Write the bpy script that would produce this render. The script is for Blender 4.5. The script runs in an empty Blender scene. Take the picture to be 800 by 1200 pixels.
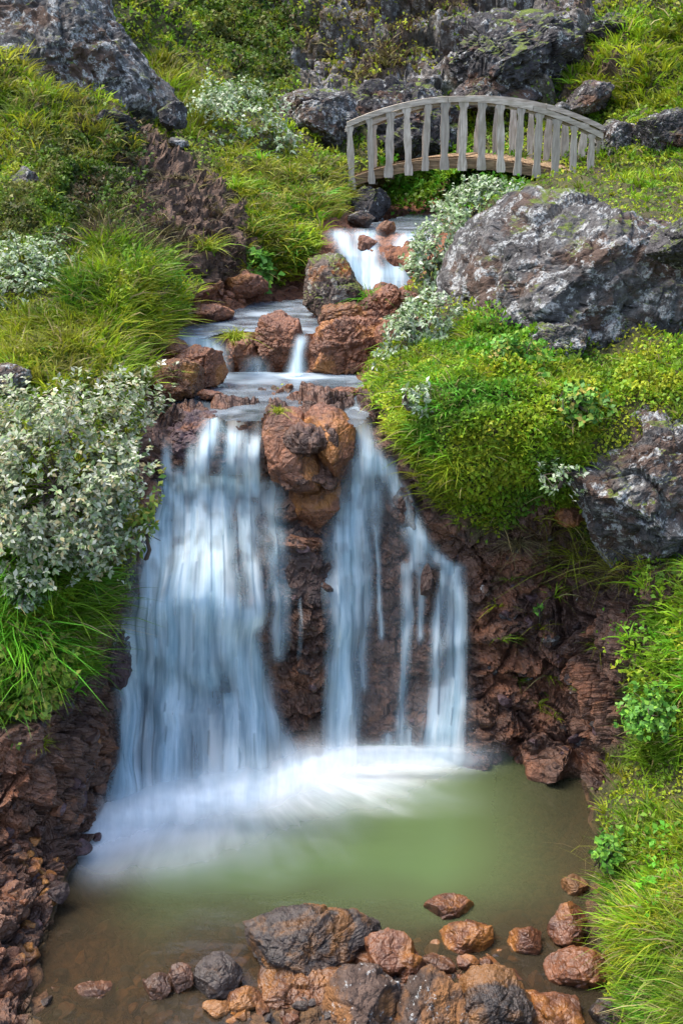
import bpy, bmesh, math, random
import numpy as np
from mathutils import Vector
sc = bpy.context.scene
R_ = math.radians
# ------------------------------------------------------------------ camera, sky, sun, exposure
F = 1287.0; TH = R_(21.2); CZ = 4.0          # focal length in photo pixels, pitch, eye height above the pool
cam_d = bpy.data.cameras.new('camera'); cam = bpy.data.objects.new('camera', cam_d)
sc.collection.objects.link(cam); sc.camera = cam
cam.location = (0, 0, CZ); cam.rotation_euler = (R_(90) - TH, 0, 0)
cam_d.sensor_fit = 'VERTICAL'; cam_d.sensor_height = 36.0; cam_d.lens = 36.0 * F / 1200.0
cam_d.clip_start = 0.05; cam_d.clip_end = 500
SUN_EL, SUN_AZ = 64.0, -75.0                 # azimuth measured from +Y (view direction) clockwise
w = bpy.data.worlds.new('World'); sc.world = w; w.use_nodes = True
nt = w.node_tree; nt.nodes.clear()
sky = nt.nodes.new('ShaderNodeTexSky'); sky.sky_type = 'NISHITA'; sky.sun_disc = False
sky.sun_elevation = R_(SUN_EL); sky.sun_rotation = R_(SUN_AZ); sky.dust_density = 3.0; sky.ozone_density = .6
bg = nt.nodes.new('ShaderNodeBackground'); bg.inputs[1].default_value = 0.13
wo = nt.nodes.new('ShaderNodeOutputWorld')
nt.links.new(sky.outputs[0], bg.inputs[0]); nt.links.new(bg.outputs[0], wo.inputs[0])
sl = bpy.data.lights.new('sun', 'SUN'); sun = bpy.data.objects.new('sun', sl); sc.collection.objects.link(sun)
sl.energy = 1.4; sl.angle = R_(32); sl.color = (1.0, 0.93, 0.82)
sd = Vector((math.sin(R_(SUN_AZ)) * math.cos(R_(SUN_EL)), math.cos(R_(SUN_AZ)) * math.cos(R_(SUN_EL)), math.sin(R_(SUN_EL))))
sun.rotation_euler = sd.to_track_quat('Z', 'Y').to_euler(); sun.location = sd * 60
vs = sc.view_settings; vs.view_transform = 'Standard'; vs.look = 'None'; vs.exposure = 1.95; vs.gamma = 1.0
vs.use_curve_mapping = False
sc.cycles.max_bounces = 6; sc.cycles.transparent_max_bounces = 24
sc.cycles.caustics_reflective = False; sc.cycles.caustics_refractive = False

# ------------------------------------------------------------------ view maths (photo pixels 800 x 1200 -> place)
def ray(u, v):
    dx = (np.asarray(u, float) - 400) / F; dy = (np.asarray(v, float) - 600) / F
    return dx, math.cos(TH) - dy * math.sin(TH), -math.sin(TH) - dy * math.cos(TH)
def at(u, v, Y):
    x, y, z = ray(u, v); s = Y / y
    return np.stack(np.broadcast_arrays(x * s, y * s, CZ + z * s), -1)
def Yz(v, z):
    x, y, zz = ray(0, v); return y * (z - CZ) / zz
def atz(u, v, z): return at(u, v, Yz(v, z))
def mpp(v, Y):                               # metres per photo pixel
    return Y / ray(0, v)[1] / F

# ------------------------------------------------------------------ noise
def _h(ix, iy, iz, seed):
    h = (ix.astype(np.uint32) * np.uint32(374761393) + iy.astype(np.uint32) * np.uint32(668265263)
         + iz.astype(np.uint32) * np.uint32(2147483647 - 1013904) + np.uint32(seed * 974711 & 0xffffffff))
    h = (h ^ (h >> np.uint32(13))) * np.uint32(1274126177)
    return h ^ (h >> np.uint32(16))
_g = np.random.default_rng(5).normal(size=(256, 3)); _g /= np.linalg.norm(_g, axis=1)[:, None]; _g = _g.astype(np.float32)
def pn(p, seed=0):
    p = np.asarray(p, np.float32); i = np.floor(p); f = p - i; i = i.astype(np.int64)
    w_ = f * f * f * (f * (f * 6 - 15) + 10); out = 0
    for a in (0, 1):
        wx = w_[:, 0] if a else 1 - w_[:, 0]
        for b in (0, 1):
            wy = w_[:, 1] if b else 1 - w_[:, 1]
            for c in (0, 1):
                wz = w_[:, 2] if c else 1 - w_[:, 2]
                g = _g[_h(i[:, 0] + a, i[:, 1] + b, i[:, 2] + c, seed) & np.uint32(255)]
                out = out + wx * wy * wz * (g[:, 0] * (f[:, 0] - a) + g[:, 1] * (f[:, 1] - b) + g[:, 2] * (f[:, 2] - c))
    return out * 1.6
def fbm(p, o=4, seed=0, gain=.5, lac=2.03, ridged=False):
    p = np.asarray(p, np.float32); r = 0; a = 1; t = 0
    for k in range(o):
        n = pn(p, seed + k * 7)
        if ridged: n = 1 - 2 * np.abs(n)
        r = r + a * n; t += a; a *= gain; p = p * lac + 3.7
    return r / t
def worley(p, seed=0):
    p = np.asarray(p, np.float32); i = np.floor(p).astype(np.int64)
    f1 = np.full(len(p), 9., np.float32); f2 = f1.copy(); idd = np.zeros(len(p), np.float32)
    for a in (-1, 0, 1):
        for b in (-1, 0, 1):
            for c in (-1, 0, 1):
                ii = i + (a, b, c); h = _h(ii[:, 0], ii[:, 1], ii[:, 2], seed)
                q = ii + np.stack([(h & np.uint32(1023)), ((h >> np.uint32(10)) & np.uint32(1023)), ((h >> np.uint32(20)) & np.uint32(1023))], -1) / 1023.
                d = ((p - q) ** 2).sum(1).astype(np.float32); m = d < f1
                f2 = np.where(m, f1, np.minimum(f2, d)); idd = np.where(m, ((h >> np.uint32(4)) & np.uint32(4095)) / 4095., idd); f1 = np.where(m, d, f1)
    return np.sqrt(f1), np.sqrt(f2), idd.astype(np.float32)
def inpoly(u, v, poly):
    u = np.asarray(u); v = np.asarray(v); r = np.zeros(u.shape, bool); n = len(poly)
    for k in range(n):
        x0, y0 = poly[k]; x1, y1 = poly[(k + 1) % n]
        if y0 == y1: continue
        c = ((y0 > v) != (y1 > v)) & (u < (x1 - x0) * (v - y0) / (y1 - y0) + x0); r ^= c
    return r
def smooth(a, b, x):
    t = np.clip((x - a) / (b - a), 0, 1); return t * t * (3 - 2 * t)

# ------------------------------------------------------------------ objects
COL = sc.collection
def empty(name, loc):
    o = bpy.data.objects.new(name, None); COL.objects.link(o); o.location = loc; o.empty_display_size = .1; return o
def tag(o, label=None, cat=None, group=None, kind=None):
    for k, x in (('label', label), ('category', cat), ('group', group), ('kind', kind)):
        if x: o[k] = x
    return o
def npmesh(name, V, faces, mat=None, cols=None, smooth_=True, attrs=None, uv=None):
    """faces: list of int arrays (n,3) or (n,4)"""
    me = bpy.data.meshes.new(name); V = np.ascontiguousarray(V, np.float32)
    if not isinstance(faces, (list, tuple)): faces = [faces]
    faces = [np.asarray(f, np.int32) for f in faces if len(f)]
    me.vertices.add(len(V)); me.vertices.foreach_set('co', V.ravel())
    li = np.concatenate([f.ravel() for f in faces]); tot = np.concatenate([np.full(len(f), f.shape[1], np.int32) for f in faces])
    me.loops.add(len(li)); me.loops.foreach_set('vertex_index', li)
    me.polygons.add(len(tot)); st = np.zeros(len(tot), np.int32); st[1:] = np.cumsum(tot)[:-1]
    me.polygons.foreach_set('loop_start', st); me.polygons.foreach_set('loop_total', tot)
    me.polygons.foreach_set('use_smooth', np.full(len(tot), smooth_))
    if cols is not None:
        c = np.ones((len(V), 4), np.float32); c[:, :3] = cols
        me.attributes.new('Col', 'FLOAT_COLOR', 'POINT').data.foreach_set('color', c.ravel())
    for k, x in (attrs or {}).items():
        me.attributes.new(k, 'FLOAT', 'POINT').data.foreach_set('value', np.ascontiguousarray(x, np.float32))
    if uv is not None:
        l = me.uv_layers.new(name='flow'); l.data.foreach_set('uv', np.ascontiguousarray(uv[li], np.float32).ravel())
    me.update(calc_edges=True)
    if mat: me.materials.append(mat)
    return me
def obj(name, me, parent=None, loc=None):
    o = bpy.data.objects.new(name, me); COL.objects.link(o)
    if parent: o.parent = parent
    if loc is not None: o.location = loc
    return o

# ------------------------------------------------------------------ node helper
class NG:
    def __init__(s, name):
        s.m = bpy.data.materials.new(name); s.m.use_nodes = True; s.t = s.m.node_tree; s.t.nodes.clear()
        s.out = s.n('ShaderNodeOutputMaterial'); s.pos = s.n('ShaderNodeNewGeometry').outputs['Position']
    def n(s, k, **kw):
        x = s.t.nodes.new(k)
        for a, b in kw.items(): setattr(x, a, b)
        return x
    def put(s, sock, val):
        if isinstance(val, bpy.types.NodeSocket): s.t.links.new(val, sock)
        elif val is not None:
            if sock.type == 'RGBA' and len(val) == 3: val = (*val, 1)
            sock.default_value = val
    def noise(s, scale, detail=4, rough=.55, vec=None, dist=0):
        x = s.n('ShaderNodeTexNoise'); s.put(x.inputs['Vector'], vec or s.pos)
        s.put(x.inputs['Scale'], scale); s.put(x.inputs['Detail'], detail); s.put(x.inputs['Roughness'], rough); s.put(x.inputs['Distortion'], dist)
        return x.outputs['Fac']
    def vor(s, scale, feature='F1', vec=None, out='Distance'):
        x = s.n('ShaderNodeTexVoronoi', feature=feature); s.put(x.inputs['Vector'], vec or s.pos); s.put(x.inputs['Scale'], scale); return x.outputs[out]
    def step(s, a, b, fac):
        x = s.n('ShaderNodeMapRange', interpolation_type='SMOOTHSTEP'); s.put(x.inputs[0], fac); x.inputs[1].default_value = a; x.inputs[2].default_value = b
        return x.outputs[0]
    def mix(s, f, a, b, blend='MIX'):
        x = s.n('ShaderNodeMix', data_type='RGBA', blend_type=blend); s.put(x.inputs[0], f); s.put(x.inputs[6], a); s.put(x.inputs[7], b); return x.outputs[2]
    def math(s, op, a, b=None, clamp=False):
        x = s.n('ShaderNodeMath', operation=op, use_clamp=clamp); s.put(x.inputs[0], a); s.put(x.inputs[1], b); return x.outputs[0]
    def attr(s, name, out='Fac'):
        x = s.n('ShaderNodeAttribute', attribute_name=name); return x.outputs[out]
    def vmul(s, v, k):
        x = s.n('ShaderNodeVectorMath', operation='MULTIPLY'); s.put(x.inputs[0], v); x.inputs[1].default_value = k; return x.outputs[0]
    def math_vec(s, p):
        x = s.n('ShaderNodeVectorMath', operation='ADD'); s.put(x.inputs[0], p); nn = s.n('ShaderNodeTexNoise'); s.put(nn.inputs['Vector'], p); nn.inputs['Scale'].default_value = 4; s.put(x.inputs[1], s.vmul(nn.outputs['Color'], (.35, .35, .35))); return x.outputs[0]
    def bump(s, h, dist, strength=1., normal=None):
        x = s.n('ShaderNodeBump'); s.put(x.inputs['Height'], h); x.inputs['Distance'].default_value = dist; x.inputs['Strength'].default_value = strength
        if normal: s.put(x.inputs['Normal'], normal)
        return x.outputs[0]
    def pbr(s, col, rough=.8, normal=None, spec=.3, **kw):
        x = s.n('ShaderNodeBsdfPrincipled'); s.put(x.inputs['Base Color'], col); s.put(x.inputs['Roughness'], rough); s.put(x.inputs['Specular IOR Level'], spec)
        if normal: s.put(x.inputs['Normal'], normal)
        for k, v in kw.items(): s.put(x.inputs[k], v)
        return x.outputs[0]
    def mixsh(s, f, a, b):
        x = s.n('ShaderNodeMixShader'); s.put(x.inputs[0], f); s.put(x.inputs[1], a); s.put(x.inputs[2], b); return x.outputs[0]
    def done(s, sh): s.t.links.new(sh, s.out.inputs[0]); return s.m

def rockmat(name, c1, c2, lichen=(.42, .43, .42), la=0., stain=(.28, .10, .02), sa=0., moss=0., rough=.85, spec=.25, bump=.02, lscale=9):
    g = NG(name)
    a = g.noise(3.1, 6, .6); b = g.noise(22, 5, .65); c = g.noise(90, 3, .6)
    col = g.mix(g.step(.35, .65, a), c1, c2)
    col = g.mix(g.step(.35, .7, b), col, g.mix(1, col, (.45, .42, .42), 'MULTIPLY'))
    if sa:
        s_ = g.noise(2.6, 5, .6, vec=g.vmul(g.pos, (1, 1, 1.6)), dist=.4)
        col = g.mix(g.math('MULTIPLY', g.step(.62 - .3 * sa, .74 - .3 * sa, s_), .8), col, stain)
    if la:
        l1 = g.noise(lscale, 7, .72); l2 = g.noise(lscale * 5.1, 4, .7)
        lm = g.math('MULTIPLY', g.step(.66 - .25 * la, .72 - .25 * la, l1), g.step(.38, .55, l2))
        col = g.mix(lm, col, g.mix(g.noise(40, 2), lichen, tuple(x * .6 for x in lichen)))
        l3 = g.step(.66, .70, g.noise(lscale * 3.3, 5, .7)); col = g.mix(g.math('MULTIPLY', l3, .8), col, tuple(min(1, x * 1.35) for x in lichen))
    if moss:
        nz = g.n('ShaderNodeSeparateXYZ'); g.t.links.new(g.n('ShaderNodeNewGeometry').outputs['Normal'], nz.inputs[0])
        mm = g.math('MULTIPLY', g.step(.55, .85, nz.outputs[2]), g.step(.62 - .3 * moss, .72 - .3 * moss, g.noise(5, 5, .6)))
        col = g.mix(mm, col, g.mix(g.noise(60, 3), (.05, .08, .01), (.14, .17, .03)))
    h = g.math('ADD', g.math('MULTIPLY', b, .6), g.math('MULTIPLY', c, .35))
    h = g.math('ADD', h, g.math('MULTIPLY', g.vor(26, 'F1'), .35)); h = g.math('ADD', h, g.math('MULTIPLY', g.noise(240, 2, .6), .16))
    cr = g.step(.0, .05, g.vor(5.5, 'DISTANCE_TO_EDGE', vec=g.math_vec(g.pos))); h = g.math('ADD', h, g.math('MULTIPLY', cr, .14))
    return g.done(g.pbr(col, rough, g.bump(h, bump, 1.0), spec))
M = {}
M['grey'] = rockmat('grey_lichen_basalt', (.066, .063, .062), (.14, .135, .13), la=.60, sa=.46, stain=(.085, .05, .033), moss=.35, bump=.035)
M['greybrown'] = rockmat('grey_brown_basalt', (.06, .05, .045), (.12, .11, .11), la=.45, sa=.45, stain=(.12, .065, .04), moss=.25, bump=.03)
M['dark'] = rockmat('dark_basalt', (.035, .032, .033), (.085, .08, .08), la=.4, sa=.2, stain=(.10, .05, .03), moss=.5, bump=.03)
M['red'] = rockmat('red_brown_rock', (.13, .052, .026), (.23, .090, .040), sa=.3, stain=(.32, .13, .03), rough=.45, spec=.45, bump=.02)
M['orange'] = rockmat('orange_brown_rock', (.12, .052, .024), (.20, .085, .034), sa=.45, stain=(.30, .13, .025), rough=.42, spec=.45, bump=.02)
M['mossrock'] = rockmat('lichen_crusted_rock', (.09, .06, .045), (.15, .12, .10), la=.5, lichen=(.33, .31, .26), sa=.4, moss=.6, bump=.025)
M['wetdark'] = rockmat('wet_dark_rock', (.035, .018, .016), (.075, .04, .03), sa=.2, stain=(.13, .05, .02), rough=.42, spec=.5, bump=.025)
M['fgdark'] = rockmat('dark_porous_rock', (.022, .017, .015), (.055, .040, .033), sa=.35, stain=(.17, .075, .02), rough=.45, spec=.45, bump=.015)
M['fgorange'] = rockmat('orange_wet_rock', (.065, .030, .016), (.13, .054, .023), sa=.4, stain=(.22, .095, .025), rough=.36, spec=.5, bump=.012)
M['fggrey'] = rockmat('grey_porous_rock', (.040, .028, .022), (.10, .066, .050), la=.36, sa=.5, stain=(.20, .09, .03), rough=.75, bump=.015, lscale=14)
M['violet'] = rockmat('violet_wet_rock', (.07, .04, .045), (.13, .075, .075), sa=.15, rough=.45, spec=.45, bump=.02)
M['fgred'] = rockmat('wet_rust_rock', (.090, .036, .018), (.155, .060, .026), sa=.45, stain=(.24, .095, .018), rough=.34, spec=.5, bump=.012)
# ------------------------------------------------------------------ the ground: one lofted sheet through surveyed points
Z_POOL, Z_UP, Z_MID, Z_TOP = 0.0, 2.07, 2.28, 2.71
CP = []
def row(v, *pts):
    for u, Y in pts: CP.append((u, v, Y))
def rz(*pts):
    for u, v, z in pts: CP.append((u, v, float(Yz(v, z))))
row(-260, (-400, 17), (0, 18), (200, 21), (400, 22), (600, 21), (800, 19.5), (1200, 17))
row(-100, (-400, 14.3), (0, 14.4), (200, 19), (400, 19.8), (600, 19), (800, 17.2), (1200, 14.3))
row(0, (-400, 12), (0, 12.5), (100, 13.2), (170, 15.6), (250, 17.3), (400, 17.4), (560, 16.6), (700, 15.8), (800, 15), (1200, 12))
row(80, (0, 11.2), (100, 12.2), (190, 14), (260, 15.4), (400, 15.6), (500, 15.2), (620, 14.8), (720, 14.2), (800, 13.6))
row(150, (-400, 9.3), (0, 10.2), (70, 10.3), (140, 10.8), (200, 12.2), (300, 13.2), (400, 14), (500, 14.2), (620, 13.8), (760, 12.9), (800, 12.6), (1200, 10))
row(200, (0, 9.5), (80, 9.6), (150, 10.0), (220, 10.7), (300, 11.4), (380, 12.0), (460, 13.2), (560, 13.4), (700, 12.6), (800, 11.8))
row(250, (0, 8.8), (100, 8.9), (180, 9.4), (250, 10.0), (330, 10.5), (385, 10.9), (560, 11.2), (700, 10), (800, 9.6))
rz((430, 258, 2.66), (470, 255, 2.64), (505, 255, 2.66), (450, 268, 2.62), (490, 268, 2.62))
row(285, (415, 10.05), (450, 10.05), (485, 10.05))
row(300, (-400, 7.0), (0, 8.3), (100, 8.1), (200, 8.9), (270, 9.5), (330, 9.9), (370, 9.9), (520, 9.5), (650, 8.6), (800, 8.2), (1200, 7))
row(330, (430, 9.85), (470, 9.8))
rz((225, 348, 2.42), (280, 345, 2.36), (300, 362, 2.20), (350, 352, 2.20), (390, 345, 2.24), (240, 385, 2.2), (330, 385, 2.18), (290, 400, 2.17))
row(350, (0, 7.6), (100, 7.4), (180, 7.8), (500, 8.9), (560, 7.8))
row(345, (440, 9.2))
row(400, (0, 7.1), (100, 7.0), (160, 7.3), (400, 8.05), (450, 7.9), (490, 7.4), (540, 7.0), (650, 7.2), (800, 7.1))
row(440, (-400, 5.8), (0, 6.6), (100, 6.6), (160, 6.9), (455, 7.1), (500, 6.55), (560, 6.45), (650, 6.5), (800, 6.35), (1200, 5.6))
rz((225, 440, 1.97), (330, 440, 1.97), (410, 440, 1.98), (240, 470, 1.97), (330, 470, 1.97), (400, 472, 1.98), (300, 455, 1.95))
row(478, (170, 6.7), (445, 6.85))
row(500, (200, 6.62), (250, 6.66), (300, 6.68), (360, 6.55), (420, 6.68), (450, 6.62), (490, 6.3), (540, 6.05), (620, 6.0), (720, 6.05), (800, 5.95))
row(560, (-400, 5.2), (0, 5.75), (80, 5.75), (140, 6.05), (190, 6.45), (250, 6.52), (300, 6.55), (350, 6.45), (420, 6.52), (470, 6.48), (520, 6.2), (560, 5.98), (640, 5.95), (720, 5.95), (800, 5.85), (1200, 5.1))
row(620, (0, 5.55), (80, 5.6), (150, 5.95), (200, 6.3), (260, 6.38), (330, 6.45), (420, 6.45), (500, 6.4), (550, 6.38), (640, 6.35), (720, 6.2), (800, 5.85))
row(690, (0, 5.35), (80, 5.45), (130, 5.85), (170, 6.05), (230, 6.05), (290, 6.12), (340, 6.26), (380, 6.26), (420, 6.38), (500, 6.36), (545, 6.3), (620, 6.3), (700, 6.2), (760, 5.7), (800, 5.5))
row(800, (0, 5.15), (60, 5.2), (115, 5.75), (150, 6.05), (230, 6.1), (310, 6.18), (345, 6.16), (380, 6.16), (420, 6.25), (500, 6.22), (600, 6.15), (680, 6.05), (740, 5.5), (800, 5.2))
row(880, (0, 4.95), (60, 5.05), (105, 5.6), (690, 5.85), (740, 5.4), (800, 4.95))
row(872, (350, 6.08), (420, 6.14), (500, 6.12))
row(880, (600, 6.0))
rz((140, 925, .02), (230, 925, .02), (310, 915, .02), (550, 892, .02), (640, 900, .03), (105, 950, .04), (62, 1040, .03), (42, 1100, .03), (28, 1160, .03), (0, 1000, .3), (0, 1100, .18), (0, 1200, .08), (30, 960, .38))
rz((200, 975, -.4), (300, 975, -.45), (400, 930, -.4), (500, 930, -.4), (600, 940, -.3), (680, 950, -.12), (300, 1030, -.45), (450, 1020, -.45), (600, 1020, -.3), (130, 1030, -.25),
   (200, 1100, -.14), (350, 1100, -.12), (500, 1085, -.16), (620, 1080, -.12), (120, 1180, -.09), (350, 1165, -.02), (450, 1180, .03), (600, 1180, -.07), (250, 1180, -.06), (300, 1300, .0), (600, 1300, -.08))
row(950, (725, 4.85), (790, 4.6))
row(1000, (730, 4.5), (770, 4.34)); row(1080, (734, 4.06), (785, 3.9)); row(1180, (760, 3.62)); row(1200, (800, 3.42))
rz((700, 985, -.02), (692, 1050, -.04), (702, 1120, -.04), (722, 1190, -.04))
row(920, (740, 5.25))
for a in ((1200, 900, 4.2), (1200, 1200, 3.1), (-400, 900, 4.3), (-400, 1200, 3.3), (-400, 1000, 4.0), (400, 1500, 2.85), (-400, 1500, 2.4), (1200, 1500, 2.3), (0, 1350, 3.2), (800, 1350, 2.9)): CP.append(a)
CP = np.array(CP, float)
def _k(r2): return np.where(r2 > 0, .5 * r2 * np.log(r2 + 1e-12), 0.)
_c = CP[:, :2] / 100.; _n = len(CP)
_A = np.zeros((_n + 3, _n + 3)); _A[:_n, :_n] = _k(((_c[:, None] - _c[None]) ** 2).sum(-1)) + np.eye(_n) * .01
_A[:_n, _n] = 1; _A[:_n, _n + 1:] = _c; _A[_n:, :_n] = _A[:_n, _n:].T
_w = np.linalg.solve(_A, np.concatenate([np.log(CP[:, 2]), np.zeros(3)]))
def depth(u, v):
    q = np.stack([np.ravel(u), np.ravel(v)], -1) / 100.; r = np.empty(len(q))
    for s in range(0, len(q), 20000):
        b = q[s:s + 20000]; r[s:s + 20000] = _k(((b[:, None] - _c[None]) ** 2).sum(-1)) @ _w[:_n] + _w[_n] + b @ _w[_n + 1:]
    return np.exp(r).reshape(np.shape(u))
US = np.concatenate([np.linspace(-380, -24, 24), np.arange(-12, 813, 2.3), np.linspace(824, 1180, 24)])
VS = np.concatenate([np.linspace(-260, -14, 18), np.arange(-6, 1208, 2.3), np.linspace(1216, 1480, 16)])
UU, VV = np.meshgrid(US, VS); NU, NV = len(US), len(VS)
_lu = np.linspace(-380, 1180, 261); _lv = np.linspace(-260, 1480, 291)            # solve on a coarse lattice, then refine
_D = depth(*np.meshgrid(_lu, _lv))
_t = np.stack([np.interp(US, _lu, r) for r in _D]); DEP = np.stack([np.interp(VS, _lv, c) for c in _t.T], 1)
def gridn(P):
    a = np.gradient(P, axis=1); b = np.gradient(P, axis=0); n = np.cross(a, b); n /= np.linalg.norm(n, axis=-1, keepdims=True) + 1e-9
    s = np.sign((n * (np.array([0, 0, CZ]) - P)).sum(-1, keepdims=True)); return n * s
def blur(m, k=2):
    m = m.astype(np.float32)
    for _ in range(k):
        m = (m + np.roll(m, 1, 0) + np.roll(m, -1, 0)) / 3; m = (m + np.roll(m, 1, 1) + np.roll(m, -1, 1)) / 3
    return m
P0 = at(UU, VV, DEP); N0 = gridn(P0)
# what the ground is made of (outlines in photo pixels, edges broken up by noise)
_f = P0.reshape(-1, 3)
wu = UU + (fbm(_f * 2.5, 3, 21) * 26).reshape(UU.shape); wv = VV + (fbm(_f * 2.5, 3, 22) * 22).reshape(UU.shape)
POLY = dict(
 cliff=[(168, 482), (300, 470), (445, 470), (462, 505), (500, 560), (560, 612), (640, 585), (720, 655), (800, 665), (1200, 665), (1200, 740), (790, 730), (735, 790), (722, 905), (700, 935), (560, 900), (300, 960), (110, 975), (70, 1040), (48, 1100), (40, 1210), (40, 1480), (-400, 1480), (-400, 850), (0, 850), (60, 835), (95, 780), (120, 715), (150, 680), (160, 560)],
 stream=[(165, 478), (170, 420), (178, 395), (215, 362), (212, 345), (280, 335), (335, 335), (352, 300), (375, 268), (405, 250), (410, 215), (525, 215), (545, 260), (520, 300), (475, 345), (475, 400), (430, 440), (440, 478)],
 soil=[(118, 128), (165, 150), (212, 185), (278, 230), (298, 285), (292, 338), (208, 354), (200, 325), (150, 292), (108, 240)],
 soil2=[(330, 60), (390, 25), (470, -20), (570, -20), (545, 60), (510, 100), (455, 120), (400, 112), (350, 110)],
 soil3=[(640, 110), (700, 60), (760, 60), (720, 110), (680, 140)],
 hillrock=[(300, -60), (420, -60), (470, 10), (540, 30), (590, -60), (700, -60), (692, 60), (650, 116), (560, 134), (520, 112), (470, 150), (400, 130), (330, 112), (345, 60), (300, 30)],
 bed=[(110, 950), (320, 925), (560, 895), (690, 915), (700, 1000), (697, 1100), (716, 1210), (730, 1480), (40, 1480), (30, 1150), (60, 1050)])
mk = {k: blur(inpoly(wu, wv, p), 2) for k, p in POLY.items()}
bed = mk['bed']; cliff = np.clip(mk['cliff'] - bed, 0, 1); stream = np.clip(mk['stream'] - cliff, 0, 1)
soil = np.clip(mk['soil'] + 1. * mk['soil2'] + .8 * mk['soil3'], 0, 1); rocky = np.clip(cliff + stream + bed, 0, 1)
hillrock = mk['hillrock'] * smooth(-.45, .05, fbm(_f * .9, 3, 24)).reshape(UU.shape); soil = soil * (1 - hillrock); green = np.clip(1 - rocky - soil - hillrock, 0, 1)
# relief: broken blocks in the cliffs, cobbles in the beds, hummocks in the turf
q = _f.copy(); q2 = q + .12 * np.stack([pn(q * 4, 31), pn(q * 4, 32), pn(q * 4, 33)], -1)
f1, f2, ci = worley(q2 * (3.6, 3.6, 5.6), 3); g1, g2, cj = worley(q2 * 14, 4)
edge = smooth(.0, .22, f2 - f1); edge2 = smooth(0, .25, g2 - g1)
blocks = (ci - .5) * .15 + edge * .06 - .05 + (cj - .5) * .05 + edge2 * .02
crag = fbm(q * 3.2, 5, 41, .55, ridged=True) * .09
fine = fbm(q * 16, 3, 43, .6) * .02
hum = fbm(q * (1.9, 1.5, 1.9), 4, 51, .5) * .26 + fbm(q * 1.1, 3, 55, .5, ridged=True) * .12 + fbm(q * 6, 2, 52) * .05
cob = (ci - .5) * .05 + edge * .05 + (cj - .5) * .02
h1, h2, ch = worley(q2 * (1.25, 1.25, 1.6), 8); k1, k2, ck = worley(q2 * (3.2, 3.2, 4.2), 9)
hill = (ch - .5) * .75 + smooth(0, .25, h2 - h1) * .25 - .15 + (ck - .5) * .22 + smooth(0, .2, k2 - k1) * .07 + fbm(q * 3.5, 4, 44, .6, ridged=True) * .10
sh = UU.shape; far = np.clip((DEP - 8) / 6, 0, 1)
disp = (cliff * (blocks + crag + fine).reshape(sh) + stream * ((cob + .4 * crag.ravel()).reshape(sh) * .7) + bed * (cob.reshape(sh) * .55)
        + hillrock * hill.reshape(sh) + soil * ((crag * 1.3 + fine * 1.5 + (cj - .5) * .05 + (ci - .5) * .08).reshape(sh) * (1 + far)) + green * hum.reshape(sh) * (.45 + .8 * far))
under = blur(inpoly(UU, VV, [(150, 500), (310, 490), (345, 760), (345, 950), (110, 950), (130, 720)]) | inpoly(UU, VV, [(400, 490), (450, 490), (560, 660), (560, 900), (375, 900), (385, 600)]), 8); disp = disp * (1 - .6 * under)
near_edge = smooth(1230, 1400, VV); disp = disp * (1 - near_edge)
PG = P0 + N0 * disp[..., None]; NG_ = gridn(PG)
Pf = PG.reshape(-1, 3)

def terrain_mat():
    g = NG('ground_and_cliff'); p = g.pos
    n1 = g.noise(2.2, 5, .6); n2 = g.noise(14, 5, .65); n3 = g.noise(70, 3, .6)
    earth = g.mix(g.step(.35, .65, n2), (.050, .030, .021), (.12, .074, .050))
    red = g.mix(g.step(.38, .62, n1), (.16, .065, .035), (.25, .11, .055)); red = g.mix(g.step(.4, .7, n2), red, (.07, .03, .02))
    wetr = g.mix(g.step(.4, .62, n1), (.062, .033, .023), (.138, .073, .048)); wetr = g.mix(g.step(.45, .72, n2), wetr, (.028, .016, .014))
    wetr = g.mix(g.math('MULTIPLY', g.step(.55, .68, g.noise(3.3, 4, .6, dist=.6)), .8), wetr, (.19, .085, .045))
    cl = wetr; turf = g.mix(g.step(.35, .65, n2), (.030, .036, .010), (.075, .07, .02)); turf = g.mix(g.step(.5, .7, n1), turf, (.05, .034, .018))
    bedc = g.mix(g.step(.4, .65, n2), (.045, .028, .016), (.11, .06, .026))
    col = g.mix(g.attr('soil'), turf, earth); col = g.mix(g.attr('stream'), col, red); col = g.mix(g.attr('cliff'), col, cl); col = g.mix(g.attr('bed'), col, bedc)
    hr = g.mix(g.step(.35, .65, n2), (.06, .052, .047), (.15, .135, .12)); hr = g.mix(g.step(.48, .62, n1), hr, (.065, .042, .03))
    hr = g.mix(g.math('MULTIPLY', g.step(.52, .59, g.noise(7, 6, .7)), g.step(.4, .55, n3)), hr, (.34, .34, .33)); col = g.mix(g.attr('hillrock'), col, hr)
    # iron-red dry ledges low on the left bank
    col = g.mix(g.math('MULTIPLY', g.attr('iron'), g.step(.44, .60, g.noise(3, 5, .65))), col, (.20, .085, .045))
    h = g.math('ADD', g.math('MULTIPLY', n2, .7), g.math('MULTIPLY', n3, .4)); h = g.math('ADD', h, g.math('MULTIPLY', g.vor(24), .4)); h = g.math('ADD', h, g.math('MULTIPLY', g.step(0, .05, g.vor(6.5, 'DISTANCE_TO_EDGE', vec=g.math_vec(g.pos))), .18))
    rough = g.n('ShaderNodeMapRange'); g.put(rough.inputs[0], g.attr('cliff')); rough.inputs[3].default_value = .9; rough.inputs[4].default_value = .5
    return g.done(g.pbr(col, rough.outputs[0], g.bump(h, .03), .35))
M['ground'] = terrain_mat()
iron = np.maximum(blur(inpoly(wu, wv, [(-100, 850), (60, 840), (60, 900), (30, 960), (70, 1030), (40, 1150), (-100, 1200)]), 3), .9 * blur(inpoly(wu, wv, [(560, 640), (640, 640), (715, 800), (715, 900), (600, 890), (555, 760)]), 4))
iron = np.maximum(iron, .2 * bed)
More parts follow.
